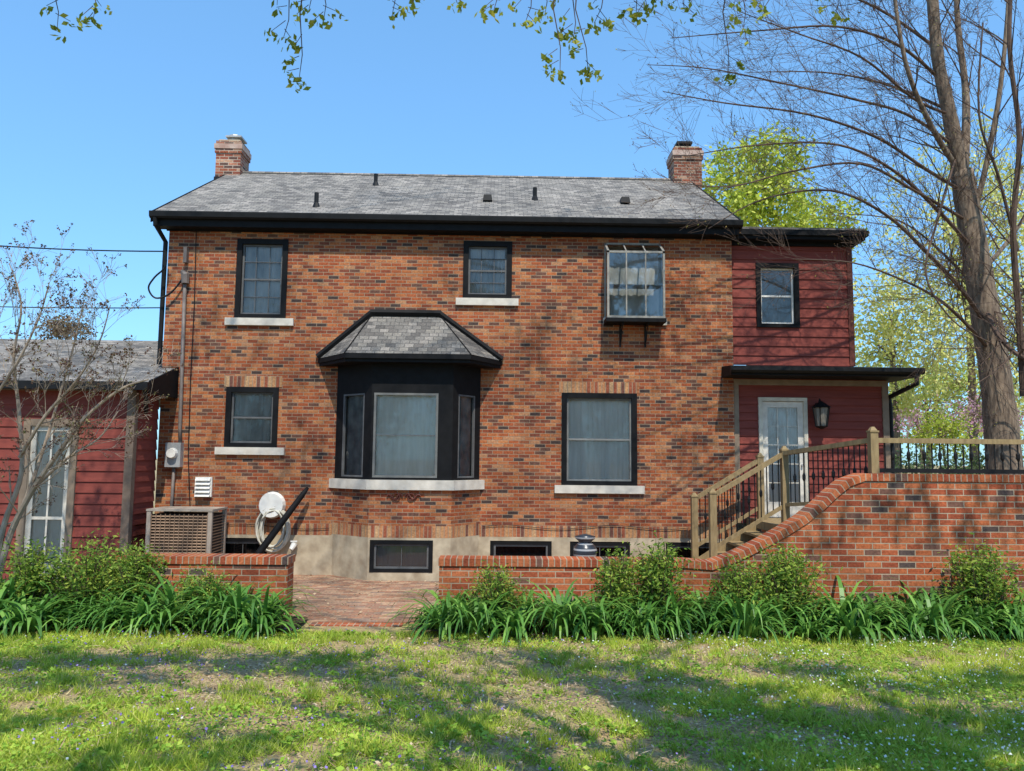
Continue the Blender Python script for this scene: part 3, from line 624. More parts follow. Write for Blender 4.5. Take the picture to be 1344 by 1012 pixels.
gr=thing('brick_retaining_wall','long brick retaining wall sweeping up in a curve to the right terrace','retaining wall',(3,YG,0))
poly=[(pathc[0][0]+.015,-.2),(11.49,-.2),(11.49,zt2-.001)]+[(a,b-.001) for a,b in reversed(pathc[1:-1])]+[(pathc[0][0]+.015,pathc[0][1]-.001)]
add(MB().yprism(poly,YG,YG+TH),'wall',wbrick,gr)
k=MB(); capstrip(k,pathc,YG-.02,YG+TH+.02,.1); add(k,'cap',capb,gr)
ztw=zt2+.1
# ================================================================ stairs, deck, rails
yS0,yS1=12.9,14.2; xs_top=4.72
st=thing('wooden_staircase','weathered wooden stair rising right to the entry deck with black balusters','staircase',(4,13.5,0))
nr=6; rise=zD/nr; run=.27
for i in range(nr-1):
    x1_=xs_top-run*i; add(MB().box(x1_-run-.02,x1_,yS0+.065,yS1-.065,zD-rise*(i+1)-.04,zD-rise*(i+1)),'tread',wood,st)
for y in (yS0+.02,yS1-.06):
    xb=xs_top-run*(nr-1)-.1
    add(MB().yprism([(xb,0),(xb+.3,0),(xs_top+.05,zD-.3),(xs_top+.05,zD+.03),(xb,.2)],y,y+.04),'stringer',wood,st)
def post(x,y,z0,z1,par,name='newel_post'):
    k=MB().box(x-.055,x+.055,y-.055,y+.055,z0,z1-.06); k.box(x-.065,x+.065,y-.065,y+.065,z1-.06,z1-.035)
    k.hexa([(x-.05,y-.05,z1-.035),(x+.05,y-.05,z1-.035),(x+.05,y+.05,z1-.035),(x-.05,y+.05,z1-.035),(x-.02,y-.02,z1+.02),(x+.02,y-.02,z1+.02),(x+.02,y+.02,z1+.02),(x-.02,y+.02,z1+.02)])
    return add(k,name,wood,par)
def bar(mb,p,q,w_=.045,h=.035):
    p,q=Vector(p),Vector(q); d=(q-p).normalized(); s=d.cross(Vector((0,0,1))).normalized()*w_; u=s.cross(d).normalized()*h
    mb.hexa([p-s-u,p+s-u,q+s-u,q-s-u,p-s+u,p+s+u,q+s+u,q-s+u])
def rail(p,q,zb,par,spacing=.11,knuckle=True):
    p,q=Vector(p),Vector(q); k=MB(); bar(k,p,q); add(k,'handrail',wood,par)
    k=MB(); dz=Vector((0,0,zb)); bar(k,p-dz,q-dz,.02,.03); add(k,'bottom_rail',wood if zb>.5 else black2,par)
    n=max(2,int((q-p).length/spacing))
    for i in range(1,n):
        k=MB(); a=p.lerp(q,i/n); k.tube([a-Vector((0,0,.03)),a-dz+Vector((0,0,.03))],.0105,5)
        if knuckle and i%2==0:
            c=a-dz*.5; k.tube([c+Vector((0,0,.07)),c+Vector((0,0,.03)),c-Vector((0,0,.03)),c-Vector((0,0,.07))],[.01,.026,.026,.01],6)
        add(k,'baluster',black2,par)
pf0=P3(935,643,yS0); pf1=P3(1029,587,yS0); pb0=P3(911,648,yS1); pb1=P3(997,596,yS1)
post(pf0.x,yS0,0,pf0.z,st); post(pb0.x,yS1,0,pb0.z,st); post(pf1.x,yS0,.0,pf1.z,st); post(pb1.x,yS1,0.0,pb1.z,st)
rail((pf0.x,yS0,pf0.z-.1),(pf1.x,yS0,pf1.z-.1),.86,st); rail((pb0.x,yS1,pb0.z-.1),(pb1.x,yS1,pb1.z-.1),.86,st)
dk=thing('entry_deck','raised wooden entry deck below the door','deck',(6,13,0))
add(MB().box(xs_top,9.4,YG+TH+.03,YF+.03,zD-.14,zD-.0),'deck_boards',wood,dk)
add(MB().box(xs_top+.02,9.38,YG+TH+.05,YF-.0,.0,zD-.142),'skirt',wbrick,dk)
tr_=thing('terrace_railing','wooden railing with black balusters on the curved wall and terrace','railing',(6,11,zD))
pc=P3(1145,562,YG+.16); post(pc.x,YG+.16,ztw+.003,pc.z,tr_)
rail((pf1.x,yS0-.06,pf1.z-.1),(pc.x,YG+.22,PZ(1137,578,YG+.2)),.85,tr_)
zrl=PZ(1240,579,YG+.16)
rail((pc.x+.056,YG+.16,zrl),(pc.x+2.2,YG+.16,zrl),zrl-ztw-.045,tr_)
post(pc.x+2.3,YG+.16,ztw+.003,zrl+.05,tr_)
rail((pc.x+2.36,YG+.16,zrl),(pc.x+4.6,YG+.16,zrl),zrl-ztw-.045,tr_)
# ================================================================ ground
def lawnz(x,y):
    return np.where(y<10,.6*(1-y/10),0)+.03*np.sin(x*1.1+y*.7)*np.clip((10-y)/3,0,1)+.02*np.sin(x*2.7-y*1.9)*np.clip((10-y)/3,0,1)
def gridmesh(name,xs,ys,zf,mat,kind='structure'):
    X,Y=np.meshgrid(xs,ys); Z=zf(X,Y); V=np.stack([X,Y,Z],-1).reshape(-1,3); nx=len(xs); f=[]
    for j in range(len(ys)-1):
        for i in range(nx-1): a=j*nx+i; f.append((a,a+1,a+nx+1,a+nx))
    me=bpy.data.meshes.new(name); me.from_pydata([tuple(v) for v in V],[],f); me.materials.append(mat)
    me.polygons.foreach_set('use_smooth',[True]*len(f)); o=bpy.data.objects.new(name,me); C.objects.link(o); o['kind']=kind; return o
def grassground():
    m,n,bs=newmat('lawn_soil'); tc=N(n,'ShaderNodeTexCoord')
    n1=N(n,'ShaderNodeTexNoise'); n1.inputs['Scale'].default_value=1.3; n1.inputs['Detail'].default_value=8; n.links.new(tc.outputs['Object'],n1.inputs['Vector'])
    n2=N(n,'ShaderNodeTexNoise'); n2.inputs['Scale'].default_value=35; n2.inputs['Detail'].default_value=6; n.links.new(tc.outputs['Object'],n2.inputs['Vector'])
    r1=ramp(n,[(.35,(.36,.26,.155)),(.55,(.32,.25,.13)),(.7,(.24,.26,.07))]); n.links.new(n1.outputs[0],r1.inputs[0])
    r2=ramp(n,[(.3,(.5,.5,.5)),(.7,(1.5,1.4,1.2))]); n.links.new(n2.outputs[0],r2.inputs[0])
    mx=N(n,'ShaderNodeMix',data_type='RGBA',blend_type='MULTIPLY'); mx.inputs['Factor'].default_value=1
    n.links.new(r1.outputs[0],mx.inputs['A']); n.links.new(r2.outputs[0],mx.inputs['B']); n.links.new(mx.outputs['Result'],bs.inputs['Base Color'])
    bs.inputs['Roughness'].default_value=1; bp=N(n,'ShaderNodeBump'); bp.inputs['Strength'].default_value=.6; bp.inputs['Distance'].default_value=.02
    n.links.new(n2.outputs[0],bp.inputs['Height']); n.links.new(bp.outputs[0],bs.inputs['Normal']); return m
gm=grassground()
ygr=[-300,-60,-15]+list(np.arange(-5,11.01,.25))+[12,40,400]
gridmesh('ground',[-400,-80,-20]+list(np.arange(-12,12.1,.4))+[20,80,400],ygr,lambda X,Y: np.where(Y<-5,.9,lawnz(X,Y)-.02)+np.where(Y>12,-.1,0),gm)
for nm,a,b in (('flower_bed',-14,PX(396,800,10.3)),('flower_bed',PX(550,800,10.3),12)):
    gridmesh(nm,list(np.arange(a,b,.25))+[b],np.arange(9.8,10.85,.15),lambda X,Y:.035+.03*np.sin(X*3+Y)+.0*X,soil)
o=MB().box(xw+.03,4.6,10.62,YF-.0,-.1,.0).build('patio',paver); o['kind']='structure'
o=MB().box(PX(405,805,10.45),PX(528,805,10.45),10.42,10.615,-.1,-.012).build('patio_step',capb); o['kind']='structure'
o=MB().box(-14,xw+.025,10.9,YW+.1,-.1,.02).build('side_bed',soil); o['kind']='structure'
gridmesh('terrace_ground',list(np.linspace(9.42,60,14)),list(np.linspace(YG+TH+.02,90,16)),lambda X,Y:np.full_like(X,1.05)+.01*(Y-11),gm)
gridmesh('back_yard',[xR+1.6,9.4],list(np.linspace(YF+.4,90,8)),lambda X,Y:np.full_like(X,1.02)+.01*(Y-11),gm)
# ================================================================ lawn
def nz(x,y): return (np.sin(x*1.3+.7*y)+np.sin(y*2.1-.9*x+1.3)+np.sin(x*3.1+y*2.7+.4)*.7+np.sin(x*.6-y*1.5+2)*.9)/3.6
def nz2(x,y): return nz(x*1.6,y*1.9+1)*.6+nz(y*4.3+x,x*4.1-y)*.5+nz(x*9+y*2,y*11-x)*.35
def bare(x,y): return np.exp(-((x+.4)/3.0)**2-((y-7.6)/1.5)**2)*.9+np.exp(-((x+4)/1.7)**2-((y-7.8)/.8)**2)*.6+np.exp(-((x-1.8)/1.4)**2-((y-8.8)/.6)**2)*.6+np.exp(-((x-.2)/1.0)**2-((y-5.6)/.7)**2)*.4
def pts_on_lawn(n,y0=3.9,y1=9.98):
    y=y0+(y1-y0)*rng.uniform(0,1,n)**1.1; x=(rng.uniform(-1,1,n))*(y*.72+.9)+.017*y
    return x,y
def blades(x,y,h,wd,lean=(.5,1.9)):
    n=len(x)
    z=lawnz(x,y)-.012; an=rng.uniform(0,2*np.pi,n); hh=h*rng.uniform(.4,1.35,n)*(1+.4*nz(x*2.3,y*2.1)+.3*nz(x*7,y*6.1)); la=rng.uniform(0,2*np.pi,n); ln=hh*rng.uniform(*lean,n)
    ww=wd*rng.uniform(.6,1.3,n)*(.75+.05*y)
    V=np.empty((n,3,3)); V[:,0]=np.stack([x-np.cos(an)*ww/2,y-np.sin(an)*ww/2,z],1); V[:,1]=np.stack([x+np.cos(an)*ww/2,y+np.sin(an)*ww/2,z],1)
    V[:,2]=np.stack([x+np.cos(la)*ln,y+np.sin(la)*ln,z+hh],1)
    return V.reshape(-1,3)
gp=(1.5,(.75,.8,.7),(1.2,1.1,1.1))
gmat=islandmat('grass_blades',[(0,(.24,.36,.035)),(.35,(.38,.52,.05)),(.7,(.50,.61,.08)),(.9,(.62,.66,.14)),(1,(.64,.55,.3))],trans=.35,patch=gp)
x,y=pts_on_lawn(420000); d=np.clip(.5+1.7*nz2(x,y)-bare(x,y)*1.25,.04,1); k=rng.uniform(0,1,len(x))<d; x,y=x[k],y[k]
V1=blades(x,y,.045,.0095)
cx_,cy_=pts_on_lawn(1700); kk=nz(cx_*1.5+2,cy_*1.3)>-.15; cx_,cy_=cx_[kk],cy_[kk]; nb=45
x=np.repeat(cx_,nb)+rng.normal(size=len(cx_)*nb)*.035; y=np.clip(np.repeat(cy_,nb)+rng.normal(size=len(cx_)*nb)*.035,3,10)
V2=blades(x,y,.085,.008,lean=(.1,1.1))
o=npmesh('grass',np.concatenate([V1,V2]),3,gmat); tag(o,'patchy spring grass covering the lawn','grass',kind='stuff')
cm=islandmat('clover_leaf',[(0,(.15,.30,.03)),(.6,(.28,.46,.05)),(1,(.46,.58,.09))],trans=.25,patch=gp)
x,y=pts_on_lawn(80000); k=(nz(x*1.7+3,y*1.5)>0)&(rng.uniform(0,1,len(x))>bare(x,y)*1.2); x,y=x[k],y[k]
V1=leafverts(np.stack([x,y,lawnz(x,y)+rng.uniform(.0,.035,len(x))],1),.026,.021,rng,flat=.75)
cx_,cy_=pts_on_lawn(800); nb=12; a_n=rng.uniform(0,6.28,len(cx_)*nb); rr0=rng.uniform(.01,.06,len(cx_)*nb)
x=np.repeat(cx_,nb)+np.cos(a_n)*rr0; y=np.repeat(cy_,nb)+np.sin(a_n)*rr0
V2=leafverts(np.stack([x,y,lawnz(x,y)+.02+rng.uniform(0,.04,len(x))],1),.042,.026,rng,flat=.65)
o=npmesh('clover',np.concatenate([V1,V2]),4,cm); tag(o,'low broad leaved weeds growing through the lawn','weeds',kind='stuff')
x,y=pts_on_lawn(42000); k=rng.uniform(0,1,len(x))<np.clip(.05-nz2(x,y)*.6+bare(x,y)*1.3,0.02,1); x,y=x[k],y[k]
drym=islandmat('dry_leaf',[(0,(.22,.14,.08)),(.5,(.42,.29,.17)),(1,(.6,.48,.32))],trans=.1)
x2,y2=pts_on_lawn(1400)
o=npmesh('leaf_litter',np.concatenate([leafverts(np.stack([x,y,lawnz(x,y)+.008],1),.034,.017,rng,flat=.8),leafverts(np.stack([x2,y2,lawnz(x2,y2)+.035],1),.14,.006,rng,flat=.85)]),4,drym); tag(o,'dry brown leaves and twigs scattered on the bare patches','leaf litter',kind='stuff')
x,y=pts_on_lawn(11000); k=(rng.uniform(0,1,len(x))<np.clip(.08+(x-.3)*.3,0.03,1)*(nz(x*2,y*2+1)>-.05)); x,y=x[k],y[k]
o=npmesh('white_flowers',leafverts(np.stack([x,y,lawnz(x,y)+rng.uniform(.05,.09,len(x))],1),.018,.018,rng,flat=.5),4,islandmat('petal_white',[(0,(.7,.7,.66)),(1,(.85,.85,.8))],trans=.2)); tag(o,'tiny white wildflowers in the lawn','wildflowers',kind='stuff')
x,y=pts_on_lawn(7000); k=(rng.uniform(0,1,len(x))<np.clip(.35-(x)*.15,0.06,.8)*(nz(x*2+4,y*2+1)>.05)); x,y=x[k],y[k]
o=npmesh('purple_flowers',leafverts(np.stack([x,y,lawnz(x,y)+rng.uniform(.05,.08,len(x))],1),.019,.017,rng,flat=.3),4,islandmat('petal_purple',[(0,(.22,.13,.48)),(1,(.42,.3,.7))],trans=.2)); tag(o,'tiny purple violets in the lawn','wildflowers',kind='stuff')
x=rng.uniform(-5,4,900); y=rng.uniform(10.7,14.6,900)
o=npmesh('patio_litter',leafverts(np.stack([x,y,np.full(900,.012)],1),.045,.03,rng,flat=.85),4,drym); tag(o,'dry leaves scattered on the brick patio','leaf litter',kind='stuff')
# ================================================================ daylilies
lmat=islandmat('daylily_leaf',[(0,(.06,.16,.025)),(.5,(.12,.28,.045)),(1,(.25,.44,.08))],trans=.3,rough=.42,spec=.35)
def lily(seed):
    rg=random.Random(seed); mb=MB()
    for i in range(58):
        an=rg.uniform(0,6.283); L=rg.uniform(.45,.98); wd=rg.uniform(.019,.031); r0=rg.uniform(0,.14); b=(math.cos(an)*r0,math.sin(an)*r0)
        el=rg.uniform(.75,1.45); bend=rg.uniform(1.5,3.3); n=7; px_,pz_=0,0; pts=[(0,0)]
        for j in range(n):
            a=el-bend*((j+.5)/n)**1.5; px_+=math.cos(a)*L/n; pz_+=math.sin(a)*L/n; pts.append((px_,max(pz_,.01)))
        da=rg.uniform(-.5,.5); c,s=math.cos(an+da),math.sin(an+da)
        base=len(mb.v)
        for j,(u,v) in enumerate(pts):
            ww=wd*(1-(j/n)**2.2)+.0012
            mb.v.append((b[0]+c*u-s*ww,b[1]+s*u+c*ww,v)); mb.v.append((b[0]+c*u+s*ww,b[1]+s*u-c*ww,v))
        for j in range(n): q=base+2*j; mb.f.append((q,q+1,q+3,q+2))
    me=bpy.data.meshes.new('daylily'); me.from_pydata(mb.v,[],mb.f); me.materials.append(lmat); return me
lm=[lily(i) for i in range(8)]
def putlily(x,y,sc,lab,grp):
    o=bpy.data.objects.new('daylily_clump',random.choice(lm)); C.objects.link(o); o.location=(x,y,.04); o.rotation_euler=(0,0,random.uniform(0,6.28)); o.scale=(sc,sc,sc*random.uniform(.8,1.25)); tag(o,lab,'plant',grp)
for xa,xb,lab,grp in ((-7.4,PX(368,800,10.2),'strappy green daylily clump in the bed left of the patio opening','daylilies left of the patio opening'),(PX(576,800,10.2),8.4,'strappy green daylily clump in the bed right of the patio opening','daylilies right of the patio opening')):
    while xa<xb:
        for y in (9.85,10.15,10.5): 
            if random.random()<.93: putlily(xa+random.uniform(-.18,.18),y+random.uniform(-.14,.12),random.uniform(.6,1.15),lab,grp)
        xa+=.34
# ================================================================ shrubs
shm=islandmat('shrub_leaf',[(0,(.08,.16,.025)),(.5,(.2,.32,.045)),(1,(.42,.49,.08))],trans=.4)
def crown_pts(c,rad,ncl,per,sp,rg,shell=.5):
    u=rg.normal(size=(ncl,3)); u/=np.linalg.norm(u,axis=1)[:,None]; r=rg.uniform(shell**3,1,ncl)**(1/3); cc=np.array(c)+u*r[:,None]*np.array(rad)
    p=np.repeat(cc,per,axis=0)+rg.normal(size=(ncl*per,3))*sp*rg.uniform(.5,1.4,(ncl,1)).repeat(per,axis=0); return p,cc
def shrub(px,pyt,Y,wpx,label,ls=.05,mat=None,z0=.02):
    t=P3(px,pyt,Y); h=t.z-z0; rx=wpx/2*Y/FPX; s=thing('leafy_shrub',label,'shrub',(t.x,Y,z0)); k=MB(); pts=[]
    for i in range(int(34+rx*60)):
        an=random.uniform(0,6.283); rr=rx*random.uniform(.1,1.0); hh=h*random.uniform(.45,1.06)*(1-.25*(rr/rx)**2); yy=min(rr,.5)
        b=Vector((t.x+math.cos(an)*rr*.25,Y+math.sin(an)*yy*.25,z0)); e=Vector((t.x+math.cos(an)*rr,Y+math.sin(an)*yy,z0+hh)); mid=b.lerp(e,.55)+Vector((0,0,hh*.18))
        path=[b,b.lerp(mid,.6),mid,mid.lerp(e,.6)+Vector((0,0,hh*.03)),e]; k.tube(path,[.007,.006,.005,.004,.002],4)
        for j in range(52):
            f=random.uniform(.15,1.0)**.8; q=b.lerp(mid,f*2) if f<.5 else mid.lerp(e,f*2-1); sp=.035+.05*(1-abs(f-.7)); pts.append((q.x+random.gauss(0,sp),q.y+random.gauss(0,sp),q.z+random.gauss(0,sp*.8)))
    npmesh('foliage',leafverts(np.array(pts),ls,ls*.36,rng,flat=.35),4,mat or shm,s)
    add(k,'stems',twigm,s,uv=False)
shrub(120,704,10.55,110,'light green leafy shrub in the left bed before the tan corner board',ls=.07)
shrub(180,714,10.5,76,'light green leafy shrub just before the air conditioner',ls=.065)
shrub(42,710,10.45,100,'light green leafy shrub at the foot of the bare left tree',ls=.07)
shrub(268,748,10.3,70,'small leafy shrub before the low left brick wall',ls=.05)
shrub(862,711,10.3,80,'tallest leafy shrub in front of the middle of the brick wall',ls=.07)
shrub(812,722,10.3,66,'leafy shrub directly left of the tallest middle shrub',ls=.065)
shrub(1032,716,10.35,106,'leafy shrub below the curved part of the brick wall',ls=.07)
shrub(972,738,10.3,80,'small leafy shrub between the tallest middle shrub and the curved wall shrub',ls=.06)
shrub(655,742,10.3,80,'small leafy shrub before the low wall under the second basement window',ls=.055)
shrub(1285,715,10.35,120,'leafy shrub at the far right of the retaining wall',ls=.07)
# ================================================================ trees
def grow(mb,p,d,L,r,lvl,rg,tips,trop=(0,0,.12),sp=(5,4),ang=(.4,.85),jit=.07):
    n=max(3,min(7,int(L/.25))); pts=[p.copy()]; rs=[r]; dirs=[d.copy()]; d=d.copy()
    for i in range(n):
        d=d+Vector((rg.gauss(0,jit),rg.gauss(0,jit),rg.gauss(0,jit)))+Vector(trop)*(1/n); d.normalize()
        p=p+d*(L/n); pts.append(p.copy()); rs.append(max(r*(1-.72*(i+1)/n),.0022)); dirs.append(d.copy())
    mb.tube(pts,rs,3 if r<.012 else (5 if r<.05 else 8),cap=False); tips.append(pts[-1])
    if lvl<=0: return
    nc=rg.randint(*((sp[0]-1,sp[0]+1)))
    for k in range(nc):
        t=rg.uniform(.15,.97); i=min(n-1,int(t*n)); q=pts[i].lerp(pts[i+1],t*n-i); dd=dirs[i+1]
        ax=dd.cross(Vector((rg.gauss(0,1),rg.gauss(0,1),rg.gauss(0,1)))).normalized(); a=rg.uniform(*ang)
        nd=(Matrix.Rotation(a,3,ax)@dd).normalized()
        grow(mb,q,nd,L*rg.uniform(.4,.68)*(1.15-.5*t),max(rs[i]*.5,.003),lvl-1,rg,tips,trop,sp,ang,jit)
def stem(mb,pl,r0,r1,n=10,rough=0):
    out=smoothpath([P3(*p) for p in pl]); K=len(out); rs=[(r0+(r1-r0)*(i/(K-1)))*(1+rough*random.uniform(-1,1)) for i in range(K)]
    mb.tube(out,rs,n); return out,rs
def sprout(mb,out,rs,rg,tips,cnt,L,lvl,t0=.2,bias=(0,0,0),ratio=.4,rmax=.022,**kw):
    for k in range(cnt):
        i=int((t0+(1-t0)*(k+rg.random())/cnt)*(len(out)-2)); d=(out[i+1]-out[i]).normalized()
        ax=d.cross(Vector((rg.gauss(0,1),rg.gauss(0,1),rg.gauss(0,1)))).normalized()
        nd=(Matrix.Rotation(rg.uniform(.4,1.0),3,ax)@d+Vector(bias)*rg.uniform(.4,1)).normalized()
        grow(mb,out[i],nd,L*rg.uniform(.6,1.2),min(rs[i]*ratio,rmax),lvl,rg,tips,**kw)
rg=random.Random(11)
bt=thing('bare_tree','tall bare brown barked tree standing behind the right terrace railing','tree',(P3(1318,600,13.5).x,13.5,1.0))
YT=13.5; mb=MB()
stem(mb,[(1320,645,YT),(1314,560,YT),(1303,470,YT),(1288,380,YT),(1273,290,YT),(1262,225,YT)],.29,.185,18,.04)
mains=[([(1262,235,YT),(1246,150,YT-.2),(1230,70,YT-.3),(1220,-60,YT-.4)],.145,.085),
([(1265,240,YT),(1268,130,YT+.3),(1258,40,YT+.4),(1252,-60,YT+.4)],.08,.04),
([(1262,230,YT),(1222,165,YT-.4),(1188,80,YT-.8),(1168,-50,YT-1)],.055,.025),
([(1274,300,YT),(1298,200,YT-.3),(1316,90,YT-.5),(1328,-60,YT-.5)],.055,.03),
([(1285,360,YT),(1335,300,YT+.4),(1390,200,YT+.6)],.05,.02)]
mm_=[]
for pl,a,b in mains: mm_.append(stem(mb,pl,a,b,10,.05))
add(mb,'trunk',bark,bt,uv=False,smooth=True)
mb=MB(); tips=[]
for o_,r_ in mm_: sprout(mb,o_,r_,rg,tips,8,1.6,3,.1,(-.6,-.1,.1),rmax=.015,sp=(4,4))
limbs=[([(1262,250,YT),(1215,222,YT-.4),(1150,180,YT-.9),(1060,150,YT-1.2),(950,135,YT-1.4),(870,120,YT-1.5)],.036,.006),
([(1280,330,YT),(1230,275,YT-.5),(1170,222,YT-.9),(1100,190,YT-1.2),(1000,190,YT-1.5),(900,205,YT-1.7)],.038,.006),
([(1298,430,YT),(1262,380,YT-.5),(1215,330,YT-.9),(1160,280,YT-1.2),(1090,250,YT-1.4),(1000,262,YT-1.6),(930,300,YT-1.7)],.044,.006),
([(1304,465,YT),(1275,432,YT-.4),(1235,395,YT-.8),(1190,370,YT-1.2),(1120,345,YT-1.5),(1040,340,YT-1.7)],.038,.006),
([(1240,110,YT),(1180,60,YT-.6),(1100,35,YT-1),(1000,40,YT-1.3),(880,50,YT-1.5)],.032,.006),
([(1235,140,YT),(1160,110,YT+.5),(1080,95,YT+.9),(980,95,YT+1)],.03,.006),
([(1225,60,YT),(1150,10,YT),(1060,-20,YT-.5),(950,-10,YT-.8)],.032,.006),
([(1246,150,YT-.2),(1200,130,YT-.6),(1130,75,YT-1.1),(1050,45,YT-1.3),(970,15,YT-1.4)],.03,.006),
([(1290,390,YT),(1240,335,YT+.4),(1180,290,YT+.8),(1100,280,YT+1)],.03,.006),
([(1250,190,YT-.1),(1190,150,YT-.6),(1120,130,YT-1),(1030,110,YT-1.3),(930,90,YT-1.5),(850,85,YT-1.6)],.03,.005),
([(1270,290,YT),(1200,250,YT-.8),(1130,215,YT-1.4),(1040,225,YT-1.8),(960,245,YT-2),(890,240,YT-2.1)],.03,.005),
([(1292,400,YT),(1310,440,YT-.6),(1344,470,YT-1),(1380,470,YT-1.2)],.05,.025),
([(1256,200,YT),(1230,290,YT-1),(1215,360,YT-1.4),(1250,420,YT-1.6),(1300,450,YT-1.8)],.026,.007),
([(1344,520,12.6),(1338,420,12.6),(1330,300,12.5),(1338,180,12.4),(1325,60,12.3),(1330,-60,12.3)],.06,.03),
([(1336,330,12.6),(1310,230,12.3),(1285,150,12.1),(1290,30,12)],.03,.012)]
for pl,a,b in limbs:
    o_,r_=stem(mb,pl,a,b,7); sprout(mb,o_,r_,rg,tips,16,1.35,2,.12,(-.4,-.05,.2),rmax=.014,sp=(5,4))
add(mb,'limbs',twigm,bt,uv=False)
tp=np.array([tuple(t) for t in tips]); tp=tp[rng.uniform(0,1,len(tp))<.5]
npmesh('crown',leafverts(tp+rng.normal(size=tp.shape)*.01,.03,.016,rng),4,islandmat('red_buds',[(0,(.16,.07,.04)),(.6,(.25,.14,.05)),(1,(.3,.32,.06))],trans=.2),bt)
# left small tree
rg=random.Random(5); YL=11.15
ct=thing('bare_small_tree','small multi stemmed bare tree with pale twigs at the left edge','tree',(P3(0,745,YL).x,YL,0)); mb=MB(); tips=[]
for pl,a,b in [([(-6,770,YL),(14,700,YL),(45,640,YL-.1),(80,590,YL-.2),(115,545,YL-.3),(160,510,YL-.4),(195,498,YL-.4)],.05,.010),
 ([(-10,770,YL),(5,690,YL),(28,620,YL+.1),(25,540,YL+.2),(18,470,YL+.2),(28,400,YL+.2),(12,345,YL+.3)],.045,.007),
 ([(20,690,YL),(50,610,YL+.2),(75,530,YL+.3),(95,460,YL+.2),(110,395,YL+.1)],.03,.006),
 ([(-10,760,YL),(-30,680,YL),(-35,600,YL),(-20,520,YL),(-10,440,YL),(-15,370,YL)],.045,.008),
 ([(45,640,YL),(90,600,YL),(130,575,YL+.2),(155,540,YL+.3)],.025,.007),
 ([(26,600,YL),(60,545,YL-.2),(100,500,YL-.3),(130,450,YL-.3),(145,400,YL-.3)],.027,.006),
 ([(-20,540,YL),(20,480,YL-.2),(50,420,YL-.2),(65,370,YL-.2)],.024,.006)]:
    o_,r_=stem(mb,pl,a,b,7); sprout(mb,o_,r_,rg,tips,12,.75,2,.2,(.15,-.1,.3),rmax=.013,sp=(4,4),ang=(.35,.8),jit=.11)
add(mb,'trunk',twigl,ct,uv=False)
tp=np.array([tuple(t) for t in tips]); tp=tp[rng.uniform(0,1,len(tp))<.5]; tp=np.repeat(tp,7,axis=0)+rng.normal(size=(len(tp)*7,3))*.018
npmesh('crown',leafverts(tp,.034,.022,rng),4,islandmat('seed_heads',[(0,(.08,.04,.03)),(.7,(.17,.09,.055)),(1,(.2,.2,.06))],trans=.1),ct)
# overhanging maple (trunk behind the photographer)
rg=random.Random(3)
mt=thing('maple_tree','maple with young leaves hanging into the top of the picture','tree',(3.4,-3.2,.7)); mb=MB()
def cr(pts,r0,r1,n=8):
    out=smoothpath(pts); rs=[r0+(r1-r0)*i/(len(out)-1) for i in range(len(out))]; mb.tube(out,rs,n); return out,rs
cr([(3.4,-3.2,.4),(3.3,-3,3),(3.0,-2.4,6),(2.6,-1.6,9.5),(2.2,-.8,13)],.38,.15,12)
add(mb,'trunk',bark,mt,uv=False,smooth=True)
def G(px,py,z=.2):
    r=ray(px,py); t=(z-CAM.z)/r.z; return CAM+r*t
mb=MB(); tips=[]
for pts,a,b in [([(3.0,-2.2,6.2),(2,0,7.2),(.5,2.4,7.4),(-1,4.2,6.4),(-3,5.2,5.6)],.1,.012),
 ([(2.7,-1.8,8.6),(0,0,9.5),(-2.5,1.5,9.4),(-4.5,3,8.6)],.09,.012),([(2.6,-1.5,9),(5,0,9.6),(6.5,2,9.2),(7.5,4,8.2)],.11,.02),
 ([(2.2,-.8,12.6),(0,1.5,13.5),(-2,3.5,13)],.06,.012),([(2.2,-.8,12.6),(4,1,14),(5,4,14)],.06,.012)]:
    o_,r_=cr(pts,a,b); sprout(mb,o_,r_,rg,tips,8,1.4,2,.2,(0,.0,.1),rmax=.03,sp=(4,4))
